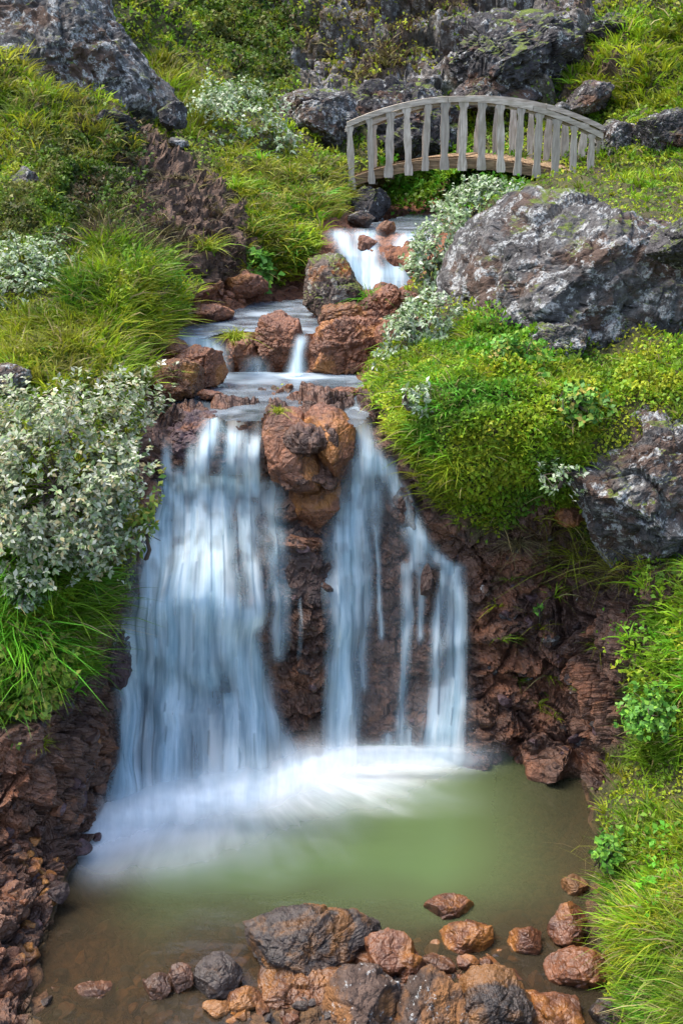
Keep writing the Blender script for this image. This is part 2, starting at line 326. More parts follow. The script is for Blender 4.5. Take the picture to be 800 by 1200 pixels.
AT = dict(hillrock=hillrock, soil=soil, stream=stream, cliff=cliff, bed=bed, iron=iron)
idx = np.arange(NU * NV).reshape(NV, NU); quads = np.stack([idx[:-1, :-1], idx[1:, :-1], idx[1:, 1:], idx[:-1, 1:]], -1).reshape(-1, 4)
def fc(m): return ((m[:-1, :-1] + m[1:, :-1] + m[1:, 1:] + m[:-1, 1:]) / 4).ravel()
fu, fv = fc(UU), fc(VV); fb, fcl, fst = fc(bed), fc(cliff), fc(stream)
lab = np.where(fb > .5, 0, np.where(fcl > .5, np.where(fu < 150, 1, 2), np.where(fst > .5, 3, np.where(fv < 205, 4, np.where(fu < 420, 5, 6)))))
GR = {}
for k, (nm, lb) in enumerate([('pool_bed', 'brown stony bed under the green plunge pool'), ('rocky_bank', 'dark crumbling rock bank left of the plunge pool'), ('cliff', 'wet dark brown rock wall behind and right of the waterfalls'),
                              ('stream_bed', 'red brown stony bed of the stream above the falls'), ('hillside', 'mossy green and brown hillside rising behind the bridge'),
                              ('left_bank', 'grassy bank and dark earth slope left of the stream'), ('right_bank', 'turf covered bank right of the waterfalls')]):
    fq = quads[lab == k]; used, inv = np.unique(fq.ravel(), return_inverse=True)
    me = npmesh(nm, Pf[used], inv.reshape(-1, 4), M['ground'], smooth_=False, attrs={a: x.ravel()[used] for a, x in AT.items()})
    GR[nm] = tag(obj(nm, me), lb, None, None, 'structure')
def gsample(u, v):
    x = np.interp(u, US, np.arange(NU)); y = np.interp(v, VS, np.arange(NV)); i = np.clip(x.astype(int), 0, NU - 2); j = np.clip(y.astype(int), 0, NV - 2); a = (x - i)[:, None]; b = (y - j)[:, None]
    def L(G): return (G[j, i] * (1 - a) + G[j, i + 1] * a) * (1 - b) + (G[j + 1, i] * (1 - a) + G[j + 1, i + 1] * a) * b
    n = L(NG_); return L(PG), n / (np.linalg.norm(n, axis=1, keepdims=True) + 1e-9), j, i
# ------------------------------------------------------------------ water
def water_mats():
    # plunge pool: milky green where deep, clear over the brown shallows
    g = NG('pool_water'); d = g.attr('deep')
    milk = g.mix(g.attr('turb'), (.075, .058, .038), g.mix(g.noise(.9, 2), (.070, .116, .046), (.096, .134, .052)))
    tr = g.n('ShaderNodeBsdfTransparent'); g.put(tr.inputs[0], (.62, .55, .42)); df = g.n('ShaderNodeBsdfDiffuse'); g.put(df.inputs[0], milk)
    body = g.mixsh(d, tr.outputs[0], df.outputs[0])
    nrm = g.bump(g.noise(3.0, 3, .5, vec=g.vmul(g.pos, (1, 2.2, 1))), .03, .5)
    gl = g.n('ShaderNodeBsdfGlossy'); gl.inputs['Roughness'].default_value = .14; g.put(gl.inputs['Normal'], nrm)
    fr = g.n('ShaderNodeFresnel'); fr.inputs[0].default_value = 1.33; g.put(fr.inputs['Normal'], nrm)
    M['pool'] = g.done(g.mixsh(fr.outputs[0], body, gl.outputs[0]))
    g = NG('stream_water')
    st = g.noise(2.4, 3, .5, vec=g.vmul(g.pos, (1, 1.7, 1)), dist=1.2)
    tr = g.n('ShaderNodeBsdfTransparent'); g.put(tr.inputs[0], (.50, .42, .36)); df = g.n('ShaderNodeBsdfDiffuse'); g.put(df.inputs[0], g.mix(g.step(.3, .75, st), (.24, .32, .39), (.50, .60, .68)))
    a = g.math('MULTIPLY', g.attr('dens'), g.math('ADD', .55, g.math('MULTIPLY', g.step(.3, .75, st), .6)), True)
    body = g.mixsh(a, tr.outputs[0], df.outputs[0]); nrm = g.bump(st, .02, .3)
    gl = g.n('ShaderNodeBsdfGlossy'); gl.inputs['Roughness'].default_value = .2; g.put(gl.inputs['Normal'], nrm)
    fr = g.n('ShaderNodeFresnel'); fr.inputs[0].default_value = 1.33; g.put(fr.inputs['Normal'], nrm)
    M['stream'] = g.done(g.mixsh(fr.outputs[0], body, gl.outputs[0]))
    # falling water: white veils streaked along the flow, blue skylight tinted into their colour
    def veil(name, sx, sy, lo, hi, c1, c2, gain):
        g = NG(name); uv = g.n('ShaderNodeUVMap', uv_map='flow').outputs[0]
        s1 = g.noise(1, 4, .6, vec=g.vmul(uv, (sx, sy, 1)), dist=.25); s2 = g.noise(1, 3, .6, vec=g.vmul(uv, (sx * 3.4, sy * 1.3, 1)))
        s = g.math('ADD', g.math('MULTIPLY', s1, .76), g.math('MULTIPLY', s2, .24))
        k = g.step(lo, hi, s); de = g.attr('dens')
        a = g.math('MULTIPLY', de, g.math('ADD', g.math('MULTIPLY', k, .45), .60), True); a = g.math('MULTIPLY', a, gain, True)
        col = g.mix(g.step(.24, .76, s), c1, c2)
        df = g.n('ShaderNodeBsdfDiffuse'); g.put(df.inputs[0], col); g.put(df.inputs['Normal'], g.bump(s, .05, .35))
        tl = g.n('ShaderNodeBsdfTranslucent'); g.put(tl.inputs[0], col); tr = g.n('ShaderNodeBsdfTransparent')
        return g.done(g.mixsh(a, tr.outputs[0], g.mixsh(.3, df.outputs[0], tl.outputs[0])))
    M['fall'] = veil('falling_water', 6.5, .7, .32, .64, (.36, .63, .79), (.88, .97, 1.0), 1.05)
    M['fall2'] = veil('falling_water_thin', 10, .9, .42, .74, (.38, .66, .82), (.86, .96, .99), .65)
    M['foam'] = veil('foam', 6, 1.4, .22, .74, (.80, .90, .96), (.96, .98, .99), 1.25)
water_mats()
def dgrid(u0, u1, v0, v1, du, dv):
    us = np.arange(u0, u1 + .01, du); vs_ = np.arange(v0, v1 + .01, dv); U, V = np.meshgrid(us, vs_); i = np.arange(U.size).reshape(U.shape)
    return U, V, np.stack([i[:-1, :-1], i[1:, :-1], i[1:, 1:], i[:-1, 1:]], -1).reshape(-1, 4)
# pool surface (flat, real depth read from the bed below)
U, V, Q = dgrid(-60, 790, 872, 1330, 7, 6)
Pp = atz(U, V, Z_POOL).reshape(-1, 3)
dp = np.clip(-np.interp(np.ravel(V), [872, 900, 1000, 1040, 1090, 1140, 1330], [-.4, -.4, -.42, -.30, -.15, -.06, -.05]), 0, 1)
edgeu = np.minimum(np.interp(np.ravel(V), [872, 950, 1040, 1160], [0, 0, 1, 1]) * 0 + smooth(70, 210, np.ravel(U) - (np.ravel(V) < 1000) * 10), 1 - .8 * smooth(500, 690, np.ravel(U)))
edgeu = np.maximum(edgeu, .16 + 0 * edgeu)
deep = smooth(.03, .40, dp + fbm(Pp * (1.2, 2.4, 1), 3, 61) * .08) * edgeu + fbm(Pp * 1.6, 3, 62) * .08
turb = np.clip(deep, 0, 1); deep = .30 + .64 * turb
tag(obj('pool_water', npmesh('pool_water', Pp, Q, M['pool'], attrs=dict(deep=deep, turb=turb))), 'milky green plunge pool turning brown at its shallow edges', None, None, 'structure')
def flat_water(name, label, poly, z, dens):
    us = [p[0] for p in poly]; vv = [p[1] for p in poly]; U, V, Q = dgrid(min(us) - 6, max(us) + 6, min(vv) - 4, max(vv) + 4, 3, 1.2)
    m = inpoly(U, V, poly); Pw = atz(U, V, z).reshape(-1, 3); Pw[:, 2] += fbm(Pw * 3, 3, 71) * .012
    keep = (m.ravel()[Q].any(1)); Q = Q[keep]; used, inv = np.unique(Q.ravel(), return_inverse=True)
    d = dens(U.ravel()[used], V.ravel()[used]) if callable(dens) else np.full(len(used), dens)
    return tag(obj(name, npmesh(name, Pw[used], inv.reshape(-1, 4), M['stream'], attrs=dict(dens=d))), label, None, None, 'structure')
flat_water('stream_water', 'smooth blue grey water gathering above the lip of the falls', [(165, 470), (175, 452), (230, 437), (420, 437), (440, 455), (432, 484), (418, 500), (405, 492), (400, 478), (312, 478), (304, 494), (266, 492), (244, 480), (206, 474), (178, 478)], Z_UP,
           lambda u, v: .25 + .6 * smooth(455, 440, v) + .25 * fbm(np.stack([u / 30, v / 5, 0 * u], -1), 3, 5))
flat_water('stream_water', 'pale blue water sliding between red banks above the small cascades', [(205, 392), (212, 375), (250, 372), (300, 356), (370, 350), (395, 358), (388, 378), (376, 388), (350, 391), (300, 388), (262, 390), (235, 396), (208, 398)], Z_MID,
           lambda u, v: .42 + .4 * fbm(np.stack([u / 30, v / 5, 0 * u], -1), 3, 6))
flat_water('stream_water', 'strip of pale water running under the footbridge', [(392, 278), (405, 266), (450, 260), (480, 252), (530, 248), (530, 262), (505, 270), (500, 277), (470, 274), (440, 276), (420, 274), (400, 280)], Z_TOP, .45)

def strands_density(U, V, strands):
    d = np.zeros(U.shape)
    for path, wd, op in strands:
        pv = [p[1] for p in path]; pu = [p[0] for p in path]; c = np.interp(V, pv, pu); ww = np.interp(V, np.linspace(pv[0], pv[-1], len(wd)), wd) * 1.15
        inside = smooth(pv[0] - 6, pv[0] + (26 if pv[0] < 530 and pv[0] > 470 else 6), V) * (1 - smooth(pv[-1] - 4, pv[-1] + 10, V))
        g = np.exp(-np.abs((U - c) / ww) ** 2.0) * op * inside; d = 1 - (1 - d) * (1 - np.clip(g, 0, .98))
    return d
def veil_sheet(name, label, box, strands, off, mat, seed, prof=None, blotch=0.,  smoothk=8, du=2.0, dv=3.0, uvk=(1 / 100., 1 / 100.), parent=None, bulge=None):
    U, V, Q = dgrid(*box, du, dv); d = strands_density(U + (fbm(np.stack([U.ravel() / 34, V.ravel() / 50, np.full(U.size, seed)], -1), 2, seed + 50) * (6 if du > 1.5 else 2)).reshape(U.shape), V, strands)
    if blotch: d = d * (1 - blotch * (1 - smooth(640, 720, V)) * smooth(-.15, .45, fbm(np.stack([U.ravel() / 16, V.ravel() / 26, np.full(U.size, seed)], -1), 2, seed + 60)).reshape(U.shape))
    D = np.interp  # sheet follows the rock face, a hand's breadth in front of it
    x = np.interp(U.ravel(), US, np.arange(NU)); y = np.interp(V.ravel(), VS, np.arange(NV)); i = x.astype(int); j = y.astype(int)
    Ps = blurP[j, i]; Ns = blurN[j, i]
    lump = fbm(np.stack([U.ravel() / 26, V.ravel() / 90, np.full(U.size, seed)], -1), 3, seed) * .05
    o = off + lump + (bulge(U.ravel(), V.ravel()) if bulge else 0)
    if prof: Ps = at(U, V, np.interp(V, *prof)).reshape(-1, 3)
    Pn = Ps + Ns * np.array([.35, 1, .25]) * o[:, None]
    keep = (d.ravel()[Q] > .015).any(1); Q = Q[keep]; used, inv = np.unique(Q.ravel(), return_inverse=True)
    # flow coordinate follows the strands: normalise across the sheet so streaks fan out with the water
    uv = np.stack([U.ravel() * uvk[0] + .012 * np.sin(V.ravel() / 61 + seed), V.ravel() * uvk[1]], -1)
    return obj(name, npmesh(name, Pn[used], inv.reshape(-1, 4), mat, attrs=dict(dens=d.ravel()[used]), uv=uv[used]), parent)
def sblur(G, k):
    for _ in range(k):
        G = (G + np.roll(G, 1, 0) + np.roll(G, -1, 0)) / 3; G = (G + np.roll(G, 1, 1) + np.roll(G, -1, 1)) / 3
    return G
blurP = sblur(P0 + N0 * blur(disp, 14)[..., None], 6); blurN = sblur(N0, 30); blurN /= np.linalg.norm(blurN, axis=-1, keepdims=True)
LEFT = [([(268, 478), (257, 500), (243, 530), (234, 560)], [9, 8, 8, 10], .9), ([(284, 482), (276, 505), (270, 560)], [8, 8, 10], .7), ([(304, 498), (302, 540), (303, 570)], [4.5, 5, 7], .85), ([(292, 508), (290, 570)], [5, 8], .75),
        ([(194, 518), (198, 570)], [4, 6], .8), ([(228, 520), (228, 570)], [4, 9], .75), ([(212, 545), (208, 600)], [6, 13], .7),
        ([(240, 552), (232, 600), (222, 650), (214, 700)], [15, 17, 19, 20], .93), ([(268, 552), (260, 600), (254, 650), (252, 700)], [15, 14, 17, 20], .88), ([(292, 556), (290, 610), (292, 660), (300, 720)], [12, 11, 8, 8], .72),
        ([(200, 560), (192, 610), (184, 660), (176, 705)], [9, 15, 19, 19], .9), ([(316, 560), (322, 610), (326, 680), (330, 760)], [12, 13, 9, 5], .42),
        ([(196, 690), (186, 720), (176, 780)], [18, 16, 9], .8), ([(178, 690), (164, 730), (158, 790), (155, 860), (153, 935)], [16, 13, 10, 10, 13], .93),
        ([(214, 685), (212, 740), (211, 800), (210, 935)], [20, 18, 14, 18], .97), ([(238, 685), (244, 730), (250, 790)], [18, 15, 8], .8), ([(256, 690), (276, 740), (292, 800), (302, 935)], [18, 15, 13, 20], .9), ([(286, 700), (304, 770), (318, 850), (336, 910)], [9, 8, 10, 22], .6),
        ([(150, 735), (143, 800), (137, 935)], [6, 8, 10], .75), ([(185, 760), (182, 935)], [14, 15], .5), ([(240, 760), (250, 935)], [20, 24], .5), ([(270, 800), (278, 935)], [8, 14], .62), ([(230, 900), (230, 940)], [90, 105], .4)]
RIGHT = [([(418, 488), (430, 520), (438, 545)], [10, 12, 18], .9),
         ([(430, 530), (420, 570), (410, 620), (404, 700), (400, 800), (400, 885)], [14, 18, 20, 17, 15, 18], .9),
         ([(440, 530), (462, 560), (484, 600), (506, 640), (528, 662)], [12, 9, 7, 7, 9], .75),
         ([(448, 540), (470, 575), (490, 625), (486, 660)], [10, 6, 5, 6], .55),
         ([(440, 540), (440, 600), (446, 700), (446, 740)], [12, 5, 3, 2.5], .5),
         ([(478, 655), (478, 720), (474, 800), (470, 880)], [7, 6, 6, 9], .5),
         ([(518, 662), (514, 720), (512, 800), (510, 885)], [5, 5, 6, 12], .62),
         ([(534, 660), (538, 720), (536, 800), (530, 885)], [8, 8, 9, 13], .75),
         ([(425, 600), (428, 700), (424, 800)], [9, 7, 6], .35), ([(440, 520), (460, 600), (470, 700), (470, 885)], [14, 40, 66, 74], .04), ([(455, 545), (476, 600), (500, 655)], [8, 12, 10], .45), ([(495, 660), (494, 740)], [4, 3], .5), ([(526, 655), (526, 760), (522, 885)], [8, 6, 12], .35), ([(398, 700), (392, 885)], [7, 12], .45), ([(455, 850), (452, 885)], [7, 9], .5), ([(483, 845), (482, 885)], [5, 9], .5), ([(522, 800), (520, 885)], [16, 26], .35)]
THIN = [([(322, 640), (326, 700), (326, 760)], [2.5, 2, 2], .5), ([(316, 650), (314, 720)], [2, 2], .4), ([(352, 680), (352, 760)], [1.5, 1.5], .4)]
wl = empty('waterfall', at(230, 930, 5.95)); tag(wl, 'broad silky white waterfall left of the red rock outcrop', None, None, 'structure')
wr = empty('waterfall', at(440, 885, 6.05)); tag(wr, 'narrower waterfall split into strands right of the red rock outcrop', None, None, 'structure')
def rel(o, par): o.location = -Vector(par.location); return o
bul = lambda u, v: .10 * smooth(640, 700, v) * (1 - smooth(870, 960, v)) * smooth(135, 190, u) * (1 - smooth(290, 345, u))
rel(veil_sheet('water_veil', '', (120, 380, 474, 940), LEFT, .085, M['fall'], 3, blotch=.5, parent=wl, bulge=bul), wl)
rel(veil_sheet('water_veil', '', (120, 380, 500, 940), [(p, [x * .7 for x in w_], o * .45) for p, w_, o in LEFT], .15, M['fall2'], 9, blotch=.4, parent=wl, bulge=bul), wl)
rel(veil_sheet('water_strand', '', (300, 372, 630, 770), THIN, .05, M['fall2'], 5, parent=wl), wl)
rel(veil_sheet('water_veil', '', (375, 575, 482, 892), [(p, [x * .8 for x in w_], o) for p, w_, o in RIGHT], .075, M['fall'], 13, blotch=.45, parent=wr), wr)
rel(veil_sheet('water_veil', '', (375, 575, 500, 892), [(p, [x * .65 for x in w_], o * .45) for p, w_, o in RIGHT], .10, M['fall2'], 17, parent=wr), wr)
CASC = [([(425, 272), (432, 300), (438, 338)], [11, 8, 14], .85), ([(395, 272), (412, 300), (428, 335)], [9, 9, 13], .85), ([(482, 276), (468, 300), (455, 335)], [12, 11, 15], .9), ([(500, 276), (487, 310), (474, 335)], [6, 8, 10], .7), ([(445, 315), (445, 338)], [14, 22], .6)]
tag(veil_sheet('cascade', '', (375, 515, 268, 342), CASC, .03, M['fall'], 23, ([262, 276, 300, 340], [10.5, 10.05, 9.75, 9.5]), du=1.2, dv=1.5), 'white cascade dropping below the footbridge', None, None, 'structure')
C2 = [([(232, 396), (250, 410), (258, 440)], [14, 9, 7], .85), ([(215, 398), (242, 410), (252, 430)], [10, 8, 7], .5)]
tag(veil_sheet('cascade', '', (200, 280, 390, 444), C2, .0, M['fall'], 27, ([388, 398, 442], [8.0, 7.85, 7.6]), du=1.2, dv=1.5), 'small white cascade beside the orange boulder at left', None, None, 'structure')
C3 = [([(354, 396), (350, 412), (346, 440)], [5, 5, 8], .9)]
tag(veil_sheet('cascade', '', (325, 375, 388, 444), C3, .0, M['fall'], 29, ([386, 396, 442], [8.0, 7.82, 7.62]), du=1., dv=1.5), 'thin white spout between two red boulders', None, None, 'structure')
C4 = [([(298, 420), (300, 440)], [8, 12], .55)]
tag(veil_sheet('cascade', '', (280, 322, 408, 444), C4, .0, M['fall2'], 31, ([400, 415, 442], [7.9, 7.8, 7.66]), du=1., dv=1.5), 'faint trickle between the grassy rock and red boulder', None, None, 'structure')
# foam spreading over the pool from the foot of the falls
U, V, Q = dgrid(60, 600, 874, 1070, 3, 2.4)
ang = np.arctan2((V - 860) * 2.0, U - 250); rad = np.hypot((V - 860) * 1.9, (U - 250))
cen = np.interp(U, [80, 120, 160, 230, 300, 360, 420, 480, 570], [1010, 978, 955, 938, 925, 908, 897, 892, 891])
wid = np.interp(U, [80, 120, 160, 230, 300, 360, 420, 480, 570], [30, 46, 56, 58, 50, 44, 30, 16, 11])
nz = fbm(np.stack([ang.ravel() * 9, rad.ravel() / 90, 0 * rad.ravel()], -1), 3, 81).reshape(U.shape)
s = (V - cen) / (wid * (1 + .35 * nz)); d = np.where(s > 0, np.exp(-np.abs(s) ** 1.35), np.exp(-np.abs(s * .55) ** 2))
d *= smooth(72, 120, U) * (1 - smooth(500, 578, U)) * .95 * (1 - smooth(1000, 1060, V))
d2 = np.exp(-((U - 400 - (V - 900) * .9) / 70) ** 2) * smooth(900, 915, V) * (1 - smooth(925, 965, V)) * .45 * (1 + nz); d = np.clip(1 - (1 - d) * (1 - np.clip(d2, 0, 1)), 0, 1)
Pw = atz(U, V, .006).reshape(-1, 3); Pw[:, 2] += .0
keep = (d.ravel()[Q] > .001).any(1); Q = Q[keep]; used, inv = np.unique(Q.ravel(), return_inverse=True)
uv = np.stack([ang.ravel() * .9, rad.ravel() / 220], -1)
tag(obj('pool_foam', npmesh('pool_foam', Pw[used], inv.reshape(-1, 4), M['foam'], attrs=dict(dens=d.ravel()[used]), uv=uv[used])), 'soft white foam spreading over the pool below the falls', None, None, 'structure')

# spray: low soft billows standing in front of the foot of each fall
def spray(par, box, vc, hw, uc, uw, prof, seed, op):
    U, V, Q = dgrid(*box, 3, 2.5); ev = np.interp(U, uc, vc); t = (V - ev) / hw
    d = np.exp(-np.abs(t) ** 2.0) * op * np.exp(-np.abs((U - (uc[0] + uc[-1]) / 2) / uw) ** 4)
    d *= .85 + .45 * fbm(np.stack([U.ravel() / 30, V.ravel() / 22, np.full(U.size, seed)], -1), 3, seed).reshape(U.shape)
    Yt = np.minimum(Yz(V, 0.014), np.interp(V - (ev - ev.mean()), *prof)); Pn = at(U, V, Yt).reshape(-1, 3)
    keep = (d.ravel()[Q] > .004).any(1); Q = Q[keep]; used, inv = np.unique(Q.ravel(), return_inverse=True); uv = np.stack([U.ravel() / 170, V.ravel() / 130], -1)
    o = obj('spray', npmesh('spray', Pn[used], inv.reshape(-1, 4), M['foam'], attrs=dict(dens=np.clip(d.ravel()[used], 0, 1)), uv=uv[used]), par); return rel(o, par)
spray(wl, (70, 420, 840, 1010), [975, 950, 936, 926, 902, 890], 25, [100, 160, 230, 300, 360, 400], 165, ([850, 900, 930, 960, 990], [5.62, 5.40, 5.30, 5.22, 5.11]), 91, .9)
spray(wr, (360, 600, 840, 930), [888, 886, 887, 889], 13, [375, 440, 500, 565], 90, ([850, 880, 900, 915], [5.88, 5.78, 5.75, 5.70]), 92, .85)
# ------------------------------------------------------------------ rocks
_ico = {}
def ico(k):
    if k not in _ico:
        bm = bmesh.new(); bmesh.ops.create_icosphere(bm, subdivisions=k, radius=1)
        _ico[k] = (np.array([v.co[:] for v in bm.verts], np.float32), np.array([[v.index for v in f.verts] for f in bm.faces], np.int32)); bm.free()
    return _ico[k]
RT = np.array([1., 0, 0]); FW = np.array([0, math.cos(TH), -math.sin(TH)]); UPV = np.array([0, math.sin(TH), math.cos(TH)])
def rock_verts(poly, Y, dep, seed, sub, amp=1., facets=9, sq=.75, tilt=.5, blk=1.):
    """A boulder with the outline poly (photo pixels) at distance Y, dep metres from its middle to its front."""
    poly = np.array(poly, float); c = (poly.max(0) + poly.min(0)) / 2; m = mpp(c[1], Y)
    e = (poly - c) * [1, -1]; n = len(e); th = np.linspace(-math.pi, math.pi, 181); rr = np.zeros(181)
    for k in range(n):
        a = e[k]; b = e[(k + 1) % n]; d = b - a
        for i, t in enumerate(th):
            w_ = np.array([math.cos(t), math.sin(t)]); den = w_[0] * d[1] - w_[1] * d[0]
            if abs(den) < 1e-9: continue
            r = (a[0] * d[1] - a[1] * d[0]) / den; s = (a[0] * w_[1] - a[1] * w_[0]) / den
            if r > 0 and -1e-6 <= s <= 1 + 1e-6: rr[i] = max(rr[i], r)
    D, T = ico(sub); rg = np.random.default_rng(seed)
    rho = np.hypot(D[:, 0], D[:, 2]); ph = np.arctan2(D[:, 2], D[:, 0]); Rr = np.interp(ph, th, rr) * m
    rho2 = rho ** sq; X = np.cos(ph) * rho2 * Rr; Zc = np.sin(ph) * rho2 * Rr; Yc = np.sign(D[:, 1]) * np.abs(D[:, 1]) ** .8 * dep
    sz = float(np.mean(rr) * m)
    fw = FW * (1 - tilt) + np.array([0, 1, 0]) * tilt; fw = fw / np.linalg.norm(fw)
    L = X[:, None] * RT + Zc[:, None] * UPV + Yc[:, None] * fw
    S = np.array([max(sz, 1e-3)] * 3); q = L / S
    off = rg.uniform(-50, 50, 3); nn = q / (np.linalg.norm(q, axis=1, keepdims=True) + 1e-6)
    q = q + nn * (fbm(q * 1.1 + off, 3, seed + 9, .5) * .22 * amp)[:, None]
    for _ in range(facets + 8):                 # broken faces
        nv = rg.normal(size=3); nv[1] = -abs(nv[1]); nv /= np.linalg.norm(nv); sup = (q @ nv).max(); dd = sup * rg.uniform(.62, .9)
        ex = np.maximum(q @ nv - dd, 0); q = q - ex[:, None] * nv * .97
    for axv, e0 in ((RT, X / S[0]), (UPV, Zc / S[0])):        # keep the traced width and height after breaking
        pr = q @ axv; k_ = (e0.max() - e0.min()) / max(pr.max() - pr.min(), 1e-6); q = q + np.outer(pr * (k_ - 1) + (e0.max() + e0.min()) / 2 - k_ * (pr.max() + pr.min()) / 2, axv)
    f1, f2, ci = worley(q * 1.7 + off, seed)
    dsp = (fbm(q * 2.2 + off, 4, seed, .55) * .09 + fbm(q * 3.2 + off, 4, seed + 3, .6, ridged=True) * .08 + (ci - .5) * .13 * blk + smooth(0, .18, f2 - f1) * .05 - .03) * amp
    if sub >= 6:
        g1, g2, cj = worley(q * 5.5 + off, seed + 1); dsp += ((cj - .5) * .05 + smooth(0, .2, g2 - g1) * .03 + fbm(q * 14 + off, 3, seed + 5, .6) * .025) * amp
    q = q + nn * dsp[:, None]
    return at(c[0], c[1], Y), q * S, T
def rock(label, poly, Y, dep, mat, seed, sub=5, amp=1., name='boulder', cat='rock', group=None, **kw):
    c, L, T = rock_verts(poly, Y, dep, seed, sub, amp, **kw)
    o = obj(name, npmesh(name, L, T, M[mat], smooth_=False), None, Vector(c)); tag(o, label, cat, group); return o
def ell(u0, v0, u1, v1, seed=0, n=11):
    rg = np.random.default_rng(seed + 900); t = np.linspace(0, 2 * math.pi, n, endpoint=False) + rg.uniform(0, .4)
    k = rg.uniform(.86, 1.06, n); return [((u0 + u1) / 2 + math.cos(a) * (u1 - u0) / 2 * b, (v0 + v1) / 2 + math.sin(a) * (v1 - v0) / 2 * b) for a, b in zip(t, k)]
BIG = rock('huge grey lichen-spotted boulder above the right turf mound', [(524, 322), (530, 290), (556, 264), (582, 240), (608, 222), (650, 212), (690, 222), (740, 232), (800, 240), (850, 258), (870, 330), (840, 400), (770, 416), (700, 418), (664, 432), (632, 434), (600, 412), (560, 396), (530, 362)], 7.55, .85, 'grey', 11, 7, .6, facets=22, sq=.55, blk=2.)
rock('dark bulging rock overhanging at the right edge beside the huge boulder', [(764, 285), (780, 262), (820, 255), (850, 280), (840, 310), (795, 318), (770, 308)], 6.75, .22, 'dark', 12, 6)
rock('grey blocky rock low at the front of the huge boulder', [(618, 400), (640, 378), (672, 380), (690, 402), (672, 428), (640, 432)], 6.85, .22, 'grey', 121, 6)
rock('grey rock face jutting from the right bank under the turf', [(676, 545), (692, 505), (722, 478), (800, 464), (860, 470), (870, 630), (810, 662), (760, 664), (722, 640), (690, 612)], 5.9, .42, 'grey', 13, 7, .9, facets=20, sq=.55, blk=2.)
rock('reddish stone below the turf right of the falls', [(650, 598), (662, 585), (684, 588), (686, 608), (668, 618), (652, 612)], 6.12, .1, 'red', 14)
rock('grey craggy outcrop running down at the top left', [(-80, -60), (90, -60), (112, 0), (138, 42), (166, 62), (174, 98), (200, 118), (216, 136), (200, 152), (164, 136), (130, 112), (92, 84), (60, 44), (0, 26), (-80, 24)], 11.9, 1.0, 'grey', 15, 6, .9, facets=10, sq=.7)
rock('grey knob at the lower end of the top left outcrop', [(184, 128), (200, 116), (218, 124), (216, 146), (196, 152)], 11.3, .16, 'dark', 151)
rock('small dark stone in the grass below the left outcrop', ell(196, 158, 222, 174, 3), 11.0, .12, 'grey', 152, 4)
rock('rounded white-spotted boulder left of the footbridge', [(322, 138), (332, 112), (352, 99), (385, 98), (412, 108), (418, 138), (404, 172), (362, 178), (335, 162)], 13.3, .5, 'grey', 16, 6, .8)
rock('dark broken rock mass behind the left half of the footbridge', [(404, 118), (430, 100), (470, 96), (510, 104), (536, 128), (530, 180), (480, 200), (430, 196), (405, 170)], 13.8, .5, 'dark', 17, 6, 1.2)
rock('tall dark crag rising above the middle of the footbridge', [(530, 112), (552, 80), (578, 52), (572, 20), (600, -4), (640, -6), (676, 14), (682, 48), (662, 84), (630, 116), (580, 130)], 14.5, .7, 'dark', 18, 6, 1.1)
rock('grey rock shelf at the foot of the crag behind the bridge rail', [(528, 108), (560, 88), (610, 92), (640, 112), (610, 128), (560, 128)], 14.0, .35, 'greybrown', 181, 6)
rock('dark lichen rocks at the right end of the footbridge', [(700, 160), (716, 140), (742, 142), (752, 160), (744, 186), (712, 190)], 12.75, .3, 'grey', 19, 6)
rock('dark rock right of the bridge at the frame edge', [(748, 162), (766, 140), (800, 126), (840, 132), (840, 176), (780, 182)], 12.3, .35, 'dark', 20, 6)
rock('small white-topped stone on the slope above the bridge rail', ell(648, 118, 670, 134, 5), 13.6, .12, 'grey', 201, 4)
rock('dark stone seen through the right balusters of the footbridge', ell(668, 158, 704, 208, 6), 13.4, .3, 'grey', 202, 5)
rock('grey rock under a moss cap on the left slope', [(6, 205), (24, 192), (44, 200), (52, 228), (40, 248), (12, 246)], 9.25, .25, 'grey', 21, 5)
rock('small grey rock at the left edge above the willow', [(-20, 430), (8, 424), (28, 432), (36, 448), (20, 462), (-20, 462)], 6.35, .18, 'grey', 22, 5)
rock('dark stone in the left slope below the grass', ell(26, 236, 66, 280, 7), 8.9, .22, 'greybrown', 221, 5)
for i, (lb, pl, Y_, m_) in enumerate([('dark stone high in the right slope', [(690, 30), (716, 14), (748, 24), (742, 48), (706, 52)], 14.6, 'dark'), ('brown earthy rock in the right slope', [(664, 118), (690, 92), (716, 98), (712, 124), (684, 134)], 13.6, 'greybrown'),
    ('dark rock half buried above the earth slope', [(112, 140), (134, 124), (160, 138), (152, 160), (124, 162)], 10.5, 'dark')]): rock(lb, pl, Y_, .45, m_, 400 + i, 5, 1.2)
# rocks of the stream
rock('upright lichen-crusted rock in mid stream with moss on top', [(357, 318), (363, 298), (388, 293), (408, 302), (418, 336), (424, 360), (402, 380), (374, 378), (361, 352)], 8.75, .24, 'mossrock', 23, 6, .9)
rock('orange stone against the foot of the lichen-crusted rock', [(372, 362), (392, 352), (424, 354), (432, 370), (410, 384), (380, 382)], 8.5, .16, 'orange', 24, 5)
rock('red brown boulder in the middle of the small cascade', [(300, 396), (308, 374), (325, 364), (344, 372), (355, 390), (353, 416), (340, 437), (312, 434), (300, 416)], 7.95, .2, 'red', 25, 6)
rock('broad red boulder right of the thin spout', [(360, 402), (374, 384), (400, 374), (440, 372), (466, 378), (466, 398), (442, 412), (420, 436), (388, 441), (366, 432)], 7.85, .26, 'red', 26, 6)
rock('rust red rock slab behind the broad red boulder', [(405, 366), (430, 348), (466, 336), (500, 344), (492, 372), (456, 384), (415, 382)], 8.5, .3, 'red', 27, 6)
